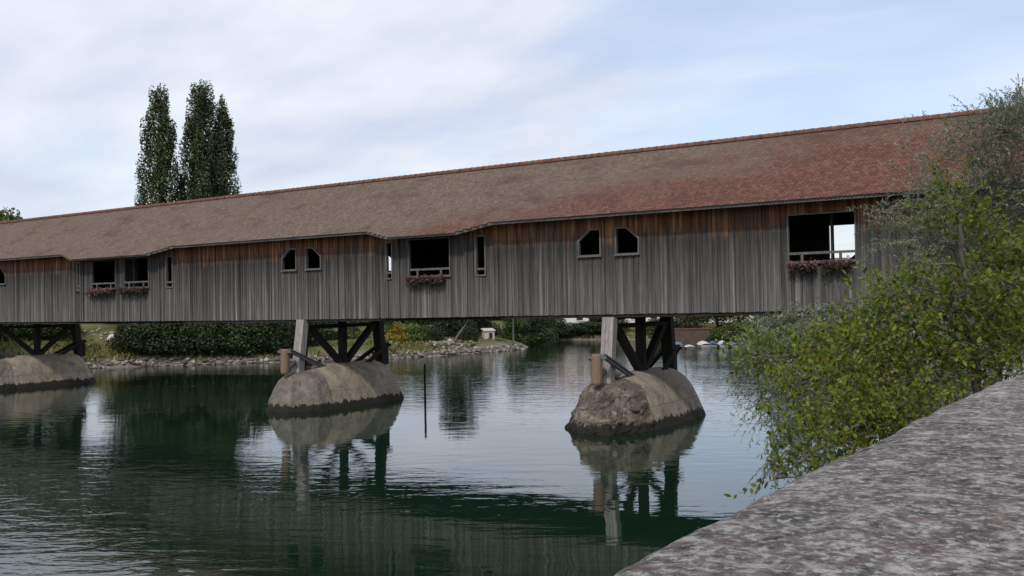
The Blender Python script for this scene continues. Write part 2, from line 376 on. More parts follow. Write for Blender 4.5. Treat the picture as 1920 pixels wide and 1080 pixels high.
def ground_z(P):
    P = np.atleast_2d(np.asarray(P, float)); d = sdist(P)
    q = np.c_[P*.12, np.zeros(len(P))]
    d2 = d+fbm(q*3, 3)*.8*(np.abs(d) < 40)
    hi = 1/(1+np.exp((P[:, 0]+84)/2.2+np.maximum(P[:, 1]-22, 0)*.3))
    hi = np.maximum(hi, (P[:, 0] > -12)*(P[:, 1] < 30)); TL = 1.55+2.9*hi
    land = .12+TL*(1-np.exp(-np.maximum(d2, 0)/(3.0+3*hi)))+.35*fbm(q, 4)*np.clip(d2/6, 0, 1)
    r = np.hypot(P[:, 0]+40, P[:, 1]); land = land+np.clip((r-230)/500, 0, 1)**1.3*24*(1+.5*fbm(np.c_[P*.004, np.zeros(len(P))], 3))
    z = np.where(d2 > 0, land, np.maximum(-.12+d2*.45, -3.5))
    # quay side behind the parapet
    quay = (P[:, 0] > -.55) & (P[:, 1] < -2)
    z = np.where(quay, 4.05, z)
    z = np.where((P[:, 0] <= -.55) & (P[:, 0] > -12) & (P[:, 1] < -2) & (d2 > 0), np.minimum(z, .15+.55*np.maximum(d2, 0)), z)
    return z
def gz(x, y): return float(ground_z([(x, y)])[0])
def axis(lo, hi, st, far):
    a = list(np.arange(lo, hi+st/2, st)); s_ = st; v = hi
    while v < far: s_ *= 1.35; v += s_; a.append(v)
    s_ = st; v = lo
    while v > -far: s_ *= 1.35; v -= s_; a.insert(0, v)
    return np.array(a)
gx = axis(-175, 12, 1.3, 3000); gy = axis(-60, 135, 1.3, 3000)
gx = np.sort(np.concatenate([gx[(gx < -.9) | (gx > -.2)], [-.56, -.54]]))
GX, GY = np.meshgrid(gx, gy, indexing='ij'); P = np.c_[GX.ravel(), GY.ravel()]; Z = ground_z(P)
nx, ny = GX.shape; I = np.arange(nx*ny).reshape(nx, ny)
Fq = np.stack([I[:-1, :-1], I[1:, :-1], I[1:, 1:], I[:-1, 1:]], -1).reshape(-1, 4)
tag(npmesh('ground', np.c_[P, Z], Fq, M['ground'], smooth=True), kind='structure')
wm = MB(); wm.quadmesh([(-400, -500, 0), (30, -500, 0), (30, 160, 0), (-400, 160, 0)], [(0, 1, 2, 3)])
tag(wm.build('river_water', M['water']), kind='structure')

# ------------------------------------------------------------------ covered bridge
W = 6.4; XL, XR = -104.0, 5.0
RIDGE_Z, RY, SL = 12.78, 3.2, .797
OV = .85; BOV = 1.36
def roof_z(y): return RIDGE_Z-SL*abs(RY-y)
BAYS = [(-57.75, -49.75), (-30.58, -26.35)]            # front corners of the two bays
CH = 1.9; BP = .5
WALL = [(XL, 0.0)]
for a, b in BAYS: WALL += [(a-CH, 0), (a, -BP), (b, -BP), (b+CH, 0)]
WALL.append((XR, 0.0))
EAVE = [(XL-.5, -OV)]
for a, b in BAYS: EAVE += [(a-CH+.1, -OV), (a, -BOV), (b, -BOV), (b+CH-.1, -OV)]
EAVE.append((XR+.5, -OV))
def plan(poly, x):
    for (x0, y0), (x1, y1) in zip(poly[:-1], poly[1:]):
        if x0 <= x <= x1: return y0+(y1-y0)*(x-x0)/(x1-x0)
    return poly[0][1] if x < poly[0][0] else poly[-1][1]
def zfoot(x): return 4.92+.2*min(1, max(0, (x+40)/30))
OPEN = []   # (kind, x0, x1, z0, z1)
for c in (-69.6, -37.98, -18.9):
    OPEN.append(('chamL', c-1.46, c-.42, 7.76, 8.86)); OPEN.append(('chamR', c+.42, c+1.46, 7.76, 8.86))
OPEN += [('wide', -56.75, -54.2, 7.1, 8.9), ('wide', -53.32, -50.8, 7.1, 8.9), ('wide', -29.88, -27.34, 7.1, 8.9), ('wide', -10.85, -8.3, 7.1, 8.93)]
for a, b in BAYS: OPEN += [('slit', a-.98, a-.58, 7.05, 8.85), ('slit', b+.52, b+.94, 7.05, 8.88)]
def open_top(o, x):
    k, x0, x1, z0, z1 = o; c = .58
    if k == 'chamL': return z1-max(0, (x0+c-x))*.82
    if k == 'chamR': return z1-max(0, (x-(x1-c)))*.82
    return z1
br = tag(empty('covered_bridge', (0, 0, 0)), 'long covered wooden bridge with weathered grey board walls and a brown tiled roof', 'covered bridge')
def siding(back):
    mb = MB(); T = .035
    brk = sorted(set([p[0] for p in WALL]+[v for o in OPEN for v in (o[1], o[2])]+[o[1]+.58 for o in OPEN if o[0] == 'chamL']+[o[2]-.58 for o in OPEN if o[0] == 'chamR']))
    xs = []
    for a, b in zip(brk[:-1], brk[1:]):
        x = a; 
        while x < b-1e-6:
            w_ = random.choice((.055, .06, .10, .12, .13, .15, .17)) if not back else .5
            nx_ = x+w_
            if b-nx_ < .06: nx_ = b
            xs.append((x, min(nx_, b))); x = nx_
    for a, b in xs:
        narrow = (b-a) < .08
        pr = random.uniform(.03, .045) if narrow else random.uniform(-.008, .016)
        ya, yb = plan(WALL, a+1e-6)-pr, plan(WALL, b-1e-6)-pr
        g = .004
        mid = (a+b)/2; ops = [o for o in OPEN if o[1] < mid < o[2]]
        zt = lambda y: roof_z(y)-.10
        pieces = []
        if ops:
            o = ops[0]; pieces.append((zfoot(mid), zfoot(mid), o[3], o[3])); pieces.append((open_top(o, a), open_top(o, b), zt(ya), zt(yb)))
        else:
            zf = zfoot(mid)+(random.uniform(-.015, .015)); pieces.append((zf, zf, zt(ya), zt(yb)))
        for za_, zb_, zc, zd in pieces:
            c = [(a+g, ya, za_), (b-g, yb, zb_), (b-g, yb+T+pr+.02, zb_), (a+g, ya+T+pr+.02, za_), (a+g, ya, zc), (b-g, yb, zd), (b-g, yb+T+pr+.02, zd), (a+g, ya+T+pr+.02, zc)]
            if back: c = [(x, W-y, z) for x, y, z in c]; c = [c[i] for i in (3, 2, 1, 0, 7, 6, 5, 4)]
            mb.hexa(c)
    return mb
sd_f = siding(False).build('siding', M['siding'], br)
siding(True).build('siding', M['siding'], br)
# sheathing behind the boards, so that no light leaks between them
def sheath(back):
    mb = MB()
    brk = sorted(set([p[0] for p in WALL]+[v for o in OPEN for v in (o[1], o[2])]+[o[1]+.58 for o in OPEN if o[0] == 'chamL']+[o[2]-.58 for o in OPEN if o[0] == 'chamR']))
    for a, b in zip(brk[:-1], brk[1:]):
        mid = (a+b)/2; ops = [o for o in OPEN if o[1] < mid < o[2]]
        ya, yb = plan(WALL, a+1e-6)+.09, plan(WALL, b-1e-6)+.09
        if ops: o = ops[0]; pcs = [(4.97, 4.97, o[3]-.004, o[3]-.004), (open_top(o, a)+.004, open_top(o, b)+.004, roof_z(ya)-.2, roof_z(yb)-.2)]
        else: pcs = [(5.15, 5.15, roof_z(ya)-.2, roof_z(yb)-.2)]
        for za_, zb_, zc, zd in pcs:
            za_ = max(za_, 5.15); zb_ = max(zb_, 5.15)
            c = [(a, ya, za_), (b, yb, zb_), (b, yb+.03, zb_), (a, ya+.03, za_), (a, ya, zc), (b, yb, zd), (b, yb+.03, zd), (a, ya+.03, zc)]
            if back: c = [(x, W-y, z) for x, y, z in c]; c = [c[i] for i in (3, 2, 1, 0, 7, 6, 5, 4)]
            mb.hexa(c)
    return mb
for bk in (False, True): sheath(bk).build('sheathing', M['inner'], br)
# frames, rails
def frame(o, back=False):
    k, x0, x1, z0, z1 = o; mb = MB(); t = .075 if k != 'wide' else .05; d = .05
    if k == 'chamL': ring = [(x0, z0), (x1, z0), (x1, z1), (x0+.58, z1), (x0, z1-.476)]
    elif k == 'chamR': ring = [(x0, z0), (x1, z0), (x1, z1-.476), (x1-.58, z1), (x0, z1)]
    else: ring = [(x0, z0), (x1, z0), (x1, z1), (x0, z1)]
    cx = sum(p[0] for p in ring)/len(ring); cz_ = sum(p[1] for p in ring)/len(ring)
    out = []
    n = len(ring)
    for i in range(n):   # mitred offset
        p0, p1, p2 = ring[i-1], ring[i], ring[(i+1) % n]
        e1 = Vector((p1[0]-p0[0], p1[1]-p0[1])).normalized(); e2 = Vector((p2[0]-p1[0], p2[1]-p1[1])).normalized()
        n1_ = Vector((e1.y, -e1.x)); n2_ = Vector((e2.y, -e2.x)); bis = (n1_+n2_).normalized(); out.append((p1[0]+bis.x*t/max(.5, bis.dot(n1_)), p1[1]+bis.y*t/max(.5, bis.dot(n1_))))
    def Y(x): 
        y = plan(WALL, min(max(x, x0), x1)); return y
    for i in range(n):
        j = (i+1) % n
        a, b, c, e = ring[i], ring[j], out[j], out[i]
        fr = [(q[0], Y(q[0])-.055-d*.3, q[1]) for q in (a, b, c, e)]; bk_ = [(q[0], Y(q[0])+.07, q[1]) for q in (a, b, c, e)]
        cc = fr+bk_
        if back: cc = [(x, W-y, z) for x, y, z in cc]
        mb.hexa(cc)
    # sill
    if k != 'slit':
        c = [(x0-.1, Y(x0)-.13, z0-.11), (x1+.1, Y(x1)-.13, z0-.11), (x1+.1, Y(x1)-.075, z0-.11), (x0-.1, Y(x0)-.075, z0-.11)]
        c += [(x, y, z+.06) for x, y, z in c]
        if back: c = [(x, W-y, z) for x, y, z in c]
        mb.hexa(c)
    return mb
for o in OPEN:
    f = frame(o).build('window_frame', M['trim'], br)
    k, x0, x1, z0, z1 = o
    if k == 'wide':
        mb = MB(); y = plan(WALL, (x0+x1)/2)
        mb.box(x0, y-.02, z0+.26, x1, y+.06, z0+.36)
        mb.build('rail', M['trim'], f)
        for q in (.2, .78): 
            b2 = MB(); xx = x0+(x1-x0)*q; b2.box(xx-.05, y-.015, z0, xx+.05, y+.05, z0+.26); b2.build('baluster', M['trim'], f)
    if k == 'slit':
        mb = MB(); ya, yb = plan(WALL, x0), plan(WALL, x1)
        c = [(x0, ya-.02, z0+.22), (x1, yb-.02, z0+.22), (x1, yb+.05, z0+.22), (x0, ya+.05, z0+.22)]; c += [(x, y_, z+.1) for x, y_, z in c]; mb.hexa(c)
        mb.build('rail', M['trim'], f)
    frame(o, True).build('window_frame', M['inner'], br)
# corner trims at the bays
for a, b in BAYS:
    for x, y in ((a, -BP), (b, -BP)):
        mb = MB(); mb.beam((x, y-.06, zfoot(x)), (x, y-.06, roof_z(y)-.14), .13, .03); mb.build('corner_board', M['siding'], br)
# deck, girders
mb = MB(); mb.box(XL, .14, 5.06, XR, W-.14, 5.3); dk = mb.build('deck', M['deck'], br)
for y in (.06, 2.1, 4.3, W-.28):
    mb = MB()
    for xa, xb in ((XL, -40), (-40, -10), (-10, XR)):
        za, zb = zfoot(xa)-.14, zfoot(xb)-.14
        mb.hexa([(xa, y, za), (xb, y, zb), (xb, y+.22, zb), (xa, y+.22, za), (xa, y, 5.055), (xb, y, 5.055), (xb, y+.22, 5.055), (xa, y+.22, 5.055)])
    mb.build('girder', M['dark'], br)
mb = MB(); x = XL+1
while x < XR: mb.box(x, .3, 4.9, x+.2, W-.3, 5.057); x += 2.4
mb.build('cross_beams', M['dark'], br)
# inside trusses: posts and ties
x = XL+.7
while x < XR:
    if not any(o[1]-.15 < x < o[2]+.15 for o in OPEN):
        for y in (.14, W-.34): mb = MB(); mb.box(x-.1, y, 5.3, x+.1, y+.2, roof_z(y+.1)-.35); mb.build('inner_post', M['inner'], br)
        mb = MB(); mb.box(x-.1, .345, 9.2, x+.1, W-.345, 9.42); mb.build('tie_beam', M['inner'], br)
    x += 6.2
for x, hw in ((-56.0, .12), (-54.9, .12), (-52.5, .12), (-9.5, .04)): mb = MB(); mb.box(x-hw, 1.3, 5.3, x+hw, 1.55, 9.19); mb.build('inner_post', M['trim'], br)
for i in range(11):
    a = XL+2+i*10; b2 = MB(); b2.beam((a, W-.5, 5.4), (a+4.4, W-.5, 9.1), .12, .22); b2.build('truss_brace', M['inner'], br)
    b2 = MB(); b2.beam((a+9.4, W-.5, 5.4), (a+5, W-.5, 9.1), .12, .22); b2.build('truss_brace', M['inner'], br)
# roof slab following the eave outline
def roof_slab(back):
    mb = MB(); pts = EAVE; th = .10
    for (x0, y0), (x1, y1) in zip(pts[:-1], pts[1:]):
        t0 = [(x0, y0, roof_z(y0)), (x1, y1, roof_z(y1)), (x1, RY, RIDGE_Z), (x0, RY, RIDGE_Z)]
        c = [(x, y, z-th) for x, y, z in t0]+t0
        if back: c = [(x, W-y, z) for x, y, z in c]; c = [c[i] for i in (3, 2, 1, 0, 7, 6, 5, 4)]
        mb.hexa(c)
    return mb
rf = roof_slab(False).build('roof', M['inner'], br); rf['label'] = 'brown clay tiled pitched roof'
roof_slab(True).build('roof', M['tiles'], br)
# fascia boards along the eave
mb = MB()
for (x0, y0), (x1, y1) in zip(EAVE[:-1], EAVE[1:]):
    z0, z1 = roof_z(y0), roof_z(y1)
    c = [(x0, y0-.03, z0-.20), (x1, y1-.03, z1-.20), (x1, y1, z1-.20), (x0, y0, z0-.20), (x0, y0-.03, z0-.015), (x1, y1-.03, z1-.015), (x1, y1, z1-.015), (x0, y0, z0-.015)]
    mb.hexa(c)
mb.build('fascia', M['fascia'], br)
# clay tiles: every tile a small slab with a rounded foot
cs = 1/math.sqrt(1+SL*SL); sn = SL*cs
rows = np.arange(.12, 5.9, .14); V = []; 
TW = .155; xs = np.arange(XL-.5, XR+.5, TW)
nrm = np.array((0, -sn, cs))
tv = []
ey = np.interp(xs+TW/2, [p[0] for p in EAVE], [p[1] for p in EAVE])
for r, s_ in enumerate(rows):
    x = xs+(TW/2 if r % 2 else 0)
    yb = RY-(s_+.145)*cs
    ok = (yb > np.interp(x+TW/2, [p[0] for p in EAVE], [p[1] for p in EAVE])-.16)
    x = x[ok]; n = len(x)
    if n == 0: continue
    j = rng.normal(0, .006, n); lift = .015+rng.normal(0, .003, n)
    s0 = s_-.02; s1 = s_+.14+j; s2 = s_+.17+j
    def pt(xx, ss, h):
        return np.stack([xx, RY-ss*cs+h*nrm[1], RIDGE_Z-ss*sn+h*nrm[2]], -1)
    g = .006
    top = [pt(x+g, np.full(n, s0), .006), pt(x+TW-g, np.full(n, s0), .006), pt(x+TW-g, s1, lift), pt(x+TW*.5, s2, lift), pt(x+g, s1, lift)]
    bot = [pt(x+TW-g, s1, .004), pt(x+TW*.5, s2, .004), pt(x+g, s1, .004)]
    tv.append(np.stack(top+bot, 1))
tv = np.concatenate(tv); nT = len(tv); base = np.arange(nT)[:, None]*8
F4 = np.concatenate([base+np.array([[2, 5, 6, 3]]), base+np.array([[3, 6, 7, 4]]), base+np.array([[0, 4, 3, 3]])[:, :4]])
# faces: split the pentagon into quad + triangle-like quads
Fa = np.concatenate([base+np.array([[0, 4, 3, 2]]), base+np.array([[2, 3, 6, 5]]), base+np.array([[3, 4, 7, 6]])])
Ft = base+np.array([[0, 2, 1]])
me = bpy.data.meshes.new('roof_tiles'); VV = tv.reshape(-1, 3)
faces = [tuple(f) for f in Fa.tolist()]+[tuple(f) for f in Ft.tolist()]
me.from_pydata(VV.tolist(), [], faces); me.update()
link('roof_tiles', me, M['tiles'], rf)
# ridge caps
mb = MB(); x = XL-.5; 
while x < XR+.5:
    for seg in range(6):
        pass
    n = 7; r0, r1 = .15, .175; v = []
    for xx, r in ((x, r0), (x+.42, r1)):
        for k in range(n):
            a = math.pi*(-.08+1.16*k/(n-1)); v.append((xx, RY+math.cos(a)*r*1.15, RIDGE_Z-.03+math.sin(a)*r*.95))
    f = [(k, k+1, n+k+1, n+k) for k in range(n-1)]+[tuple(range(n, 2*n))]
    mb.quadmesh(v, f); x += .38
mb.build('ridge_tiles', M['ridge'], rf)
mb = MB(); mb.box(XR-.06, .14, 5.3, XR, 1.2, 9.3); mb.box(XR-.06, W-1.2, 5.3, XR, W-.14, 9.3)
mb.quadmesh([(XR+.1, -.4, roof_z(-.4)-.12), (XR+.1, W+.4, roof_z(-.4)-.12), (XR+.1, RY, RIDGE_Z-.12)], [(0, 1, 2)])
mb.build('gable_boards', M['trim'], br)
# little knob lamp left of the two-window bay
mb = MB(); mb.tube([(-58.55, -.4, 6.86), (-58.55, -.52, 6.9)], [.07, .06], 8); mb.build('wall_knob', M['dark'], br)

# ------------------------------------------------------------------ piers
def pier_mesh(x0, seed, nose):
    """faceted cutwater nose (nose=True) or the long body with rounded shoulders and its tail"""
    seq = [(0, -2.08, -1.2, 1.86), (.80, -2.0, -1.15, 1.88), (1.92, -.55, -.3, 2.04), (2.0, .35, .35, 2.2)] if nose else \
          [(2.0, .34, .34, 2.24), (2.05, 1.2, 1.2, 2.36), (2.05, 5.4, 5.4, 2.36), (1.95, 6.35, 5.95, 2.3), (1.15, 7.35, 6.4, 2.16), (0, 7.5, 6.5, 2.12)]
    pts = []
    for p, q in zip(seq[:-1], seq[1:]):
        p, q = np.array(p), np.array(q); n = max(2, int(np.hypot(*(q-p)[:2])/.11))
        for i in range(n): pts.append(p+(q-p)*i/n)
    pts.append(np.array(seq[-1])); pts = np.array(pts)
    if nose: full = np.concatenate([pts[::-1]*[-1, 1, 1, 1], pts[1:]])
    else: full = np.concatenate([pts, pts[-2::-1]*[-1, 1, 1, 1]])
    us = [-.7, -.3, -.08, 0, .06, .12, .18, .25, .32, .39, .46, .53, .60, .67, .73, .79, .84, .89, .93, .965, .99, 1.0]
    pw = 9 if nose else 5; k = .06 if nose else 0
    V = []
    for u in us:
        uu = max(u, 0); g = (1-uu**pw)**.5 if u < 1 else 0
        x = full[:, 0]*(1-.40*uu)*g*(1+.25*max(0, -u)); y = full[:, 1]+(full[:, 2]-full[:, 1])*uu; z = full[:, 3]*u
        x = x+np.sign(full[:, 0])*k*g*np.minimum(1, np.abs(full[:, 0])*3); V.append(np.c_[x, y-k*(full[:, 1] < -1), z+k*.6*uu])
    V = np.array(V); m_, n = V.shape[:2]; V = V.reshape(-1, 3); q = V+[seed*7.3, 0, 0]
    if nose:
        amp = .30 if seed == 3 else .10
        d = (np.abs(fbm(q*[1.5, 1.5, 1.9], 4))*1.4-.28)*amp; low = fbm(q*.9+3, 2)*.12
        V[:, 0] += (d+low)*np.sign(V[:, 0])*np.minimum(1, np.abs(V[:, 0])*1.5); V[:, 1] -= (d+low)*(V[:, 1] < -.3)
        V[:, 2] += fbm(q*1.7, 3)*amp*.35*(V[:, 2] > 1.4)
    else:
        V[:, 0] += fbm(q*1.1, 3)*.035*np.sign(V[:, 0]); V[:, 2] += fbm(q*.8, 3)*.05*(V[:, 2] > 1.2)
    V[:, 0] += x0; mb = MB(); mb.quadmesh(V.tolist(), [(i*n+j, i*n+j+1, (i+1)*n+j+1, (i+1)*n+j) for i in range(m_-1) for j in range(n-1)])
    return mb
plabels = ['farthest pier at the left edge of the photo, smooth concrete with a ragged dark waterline', 'middle pier, concrete with pale rounded nose, between the far pier and the nearest one', 'nearest pier on the right with eroded, dark-blotched concrete nose beside the leafy bank']
for idx, x0 in enumerate((-69.6, -37.98, -18.9)):
    pr = tag(empty('bridge_pier', (x0, 3.2, 0)), plabels[idx], 'bridge pier', 'piers carrying the covered bridge')
    def bd(mb, name, mat, parent=pr, smooth=False):
        o = mb.build(name, mat, None, smooth); o.parent = parent; o.matrix_parent_inverse = Matrix.Translation(-Vector((x0, 3.2, 0))); return o
    bd(pier_mesh(x0, idx+1, False), 'pier_base', M['conc'], smooth=True)
    bd(pier_mesh(x0, idx+1, True), 'pier_nose', M['nose'] if idx == 2 else M['nosep'], smooth=(idx != 2))
    zt_ = 4.86
    # near post clad in pale boards (tapering slightly, leaning outwards at the foot)
    mb = MB(); a = Vector((x0, -.42, 2.0)); b = Vector((x0, .02, zt_+.05))
    for q in (-1, 0, 1): mb.beam(a+Vector((q*.19, random.uniform(-.01, .01), 0)), b+Vector((q*.19, 0, 0)), .18, .40, (1, 0, 0))
    bd(mb, 'post', M['postw'])
    mb = MB(); mb.beam((x0+.02, -.05, 2.1), (x0+.02, .38, zt_), .3, .2, (1, 0, 0)); bd(mb, 'post', M['dark'])
    mb = MB(); mb.beam((x0, W+.22, 2.0), (x0, W-.1, zt_), .58, .42, (1, 0, 0)); bd(mb, 'post', M['dark'])
    mb = MB(); mb.beam((x0, 3.2, 2.3), (x0, 3.2, zt_), .42, .32, (1, 0, 0)); bd(mb, 'post', M['dark'])
    for y1 in (.55, W-.55):
        mb = MB(); mb.beam((x0, 3.2+(-.12 if y1 < 3 else .12), 2.3), (x0, y1, 4.5), .34, .3, (1, 0, 0)); bd(mb, 'brace', M['dark'])
    mb = MB(); mb.beam((x0, -.02, 4.52), (x0, W+.02, 4.52), .36, .2, (1, 0, 0)); bd(mb, 'cross_beam', M['dark'])
    mb = MB(); mb.box(x0-.3, .3, zt_-.02, x0+.3, W-.3, zt_+.1); bd(mb, 'cap_beam', M['dark'])
    # ice fender frames on both ends
    for sgn, fm, sm in ((-1, 'fender', 'steel'), (1, 'dark', 'dark')):
        e = -1.35 if sgn < 0 else W+.55
        inn = 1.45 if sgn < 0 else W-1.9
        mb = MB()
        mb.tube([(x0, e, 2.02), (x0, e, 2.1), (x0, e+.05*-sgn, 3.28), (x0, e+.05*-sgn, 3.36)], [.2, .24, .25, .2], 12)
        bd(mb, 'fender_post', M[fm])
        for q in (-.36, .36):
            mb = MB(); p1 = Vector((x0+q, e-.28*sgn*-1*-1 if False else e, 3.28)); p2 = Vector((x0+q*1.35, inn, 2.12))
            dd = (p2-p1).normalized(); u = dd.cross(Vector((1, 0, 0))).normalized()
            mb.beam(p1+u*.09, p2+u*.09, .16, .03, (1, 0, 0)); mb.beam(p1-u*.09, p2-u*.09, .16, .03, (1, 0, 0)); mb.beam(p1, p2, .03, .15, (1, 0, 0))
            bd(mb, 'fender_strut', M[sm])
        mb = MB(); mb.beam((x0-.5, e, 3.22), (x0+.5, e, 3.22), .12, .14, (0, 1, 0)); mb.beam((x0, e-sgn*.15, 2.1), (x0, e-sgn*1.2, 2.85), .12, .1, (1, 0, 0)); bd(mb, 'fender_bracket', M[sm])
    if idx == 2:
        mb = MB(); mb.tube([(x0+1.18, .42, 1.95), (x0+1.62, .40, 1.0), (x0+1.86, .38, .4)], [.05, .05, .05], 6); bd(mb, 'drain_strip', M['trim'])

# ------------------------------------------------------------------ flower boxes hanging under the window rails
def leafquads(C, D, N_, ln, wd, fold=.0):
    """rhombic leaves: centre base C, direction D, normal-ish N_, length ln, width wd -> verts, faces"""
    D = D/np.linalg.norm(D, axis=1, keepdims=True)
    Sx = np.cross(D, N_); Sx /= np.linalg.norm(Sx, axis=1, keepdims=True)+1e-9
    ln = np.asarray(ln)[:, None]; wd = np.asarray(wd)[:, None]
    v = np.stack([C, C+D*ln*.35+Sx*wd*.5, C+D*ln*.75+Sx*wd*.38, C+D*ln, C+D*ln*.75-Sx*wd*.38, C+D*ln*.35-Sx*wd*.5], 1)
    n = len(C); f = np.arange(n*6).reshape(n, 6)
    return v.reshape(-1, 3), f
def quads(C, N_, sz):
    n = len(C); N_ = N_/np.linalg.norm(N_, axis=1, keepdims=True); r = rng.normal(size=(n, 3)); A = np.cross(N_, r); A /= np.linalg.norm(A, axis=1, keepdims=True); B = np.cross(N_, A)
    s_ = np.asarray(sz)[:, None]; k = rng.uniform(.5, .9, (n, 1))
    v = np.stack([C-A*s_-B*s_*k*.3, C+A*s_*.2-B*s_*k, C+A*s_+B*s_*.2, C-A*s_*.1+B*s_*k], 1)
    return v.reshape(-1, 3), np.arange(n*4).reshape(n, 4)
def flower_box(xa, xb, y, z, label):
    c = ((xa+xb)/2, y-.2, z-.22); t = tag(empty('flower_box', c), label, 'flower box', 'flower boxes hanging below the bridge windows')
    l = (xb-xa)/2; mb = MB()
    mb.hexa([(-l, -.1, 0), (l, -.1, 0), (l, .09, 0), (-l, .09, 0), (-l, -.13, .2), (l, -.13, .2), (l, .09, .2), (-l, .09, .2)]); mb.build('planter', M['boxm'], t)
    n = int(420*l); C_ = np.c_[rng.uniform(-l-.05, l+.05, n), rng.normal(-.12, .1, n), .19+rng.normal(0, .09, n)-.16*rng.random(n)]
    clump = (np.sin(C_[:, 0]*5.1+c[0]*3)+1)/2; C_[:, 2] -= (1-clump)*.1*rng.random(n); C_[:, 1] = np.minimum(C_[:, 1], .06)
    v, f = quads(C_, rng.normal(size=(n, 3))+[0, -1, .5], rng.uniform(.04, .075, n)); npmesh('flowers', v, f, M['flower'], t)
    n = int(520*l); C_ = np.c_[rng.uniform(-l, l, n), rng.normal(-.12, .07, n), .12-abs(rng.normal(0, .18, n))]; C_[:, 1] = np.minimum(C_[:, 1], .06)
    v, f = quads(C_, rng.normal(size=(n, 3))+[0, -1, .3], rng.uniform(.03, .06, n)); npmesh('foliage', v, f, M['fleaf'], t)
flower_box(-56.85, -54.2, -BP, 7.02, 'pink flower box under the left window of the left-hand pair of wide windows')
flower_box(-53.4, -50.85, -BP, 7.02, 'pink flower box under the right window of the left-hand pair of wide windows')
flower_box(-29.85, -27.55, -BP, 7.02, 'long pink flower box with trailing leaves under the lone wide window mid-bridge')
flower_box(-10.75, -9.75, 0, 7.02, 'dark red flower box on the left half of the open window nearest the trees')
flower_box(-9.45, -8.45, 0, 7.02, 'dark red flower box on the right half of the open window nearest the trees')

# ------------------------------------------------------------------ parapet wall in the foreground
def parapet():
    t = tag(empty('parapet_wall', (-.2, -30, 0)), 'broad lichen-spotted stone parapet sloping away in the right foreground', 'stone wall')
    x0, x1 = -.86, .62; ys = np.concatenate([np.arange(-40.5, -28, .03), np.arange(-28, -3, .12)])
    prof = []   # (x, z) across the wall
    ztop = 5.05
    for a in np.linspace(0, math.pi/2, 9): prof.append((x0+.10-.10*math.cos(a), ztop-.10+.10*math.sin(a)))
    for x in np.arange(x0+.13, x1-.1, .03): prof.append((x, ztop))
    for a in np.linspace(math.pi/2, 0, 5): prof.append((x1-.08+.08*math.cos(a), ztop-.08+.08*math.sin(a)))
    prof = [(x0+.02, 1.2), (x0+.01, 3.0), (x0, 4.3), (x0, 4.7)]+prof+[(x1, 4.0)]
    pr = np.array(prof); n = len(pr)
    Y, K = np.meshgrid(ys, np.arange(n), indexing='ij'); V = np.stack([pr[K, 0], Y, pr[K, 1]], -1).reshape(-1, 3)
    q = V.copy()
    edge = (V[:, 0] < x0+.16)
    V[:, 2] += (.010*fbm(q*[9, 9, 9], 4)+.012*fbm(q*[2.2, 1.2, 2], 3))*(V[:, 2] > 4.6)+.018*np.clip((V[:, 0]-x0)/1.0, 0, 1)
    V[:, 0] += (.035*fbm(q*[3, 3.5, 3]+5, 4)+.03*fbm(q*[.5, .8, .5], 2))*edge
    V[:, 2] -= .02*np.clip(1-(V[:, 0]-x0)/.2, 0, 1)**2*(V[:, 2] > 4.8)
    V[:, 0] += np.interp(V[:, 1], [-41, -36, -34.6, -33.7, -32, -30.5, -29.8, -26, -3], [-.09, -.09, -.05, .01, .07, .16, .24, .45, .8])
    m_ = len(ys); I = np.arange(m_*n).reshape(m_, n)
    F = np.stack([I[:-1, :-1], I[:-1, 1:], I[1:, 1:], I[1:, :-1]], -1).reshape(-1, 4)
    o = npmesh('coping', V, F, M['parapet'], t, True); o.matrix_parent_inverse = Matrix.Translation((.2, 30, 0))
parapet()
# bridge abutment at the right bank
t = tag(empty('bridge_abutment', (2, 3, 0)), 'stone abutment under the right end of the bridge behind the willow', 'abutment')
mb = MB(); mb.hexa([(-5.1, -3.1, -2.2), (6, -3.1, -2.2), (6, 4.6, -2.2), (-5.1, 4.6, -2.2), (-4.4, -3.1, 1.78), (6, -3.1, 1.78), (6, 4.4, 1.78), (-4.4, 4.4, 1.78)]); mb.build('masonry', M['conc'], t)

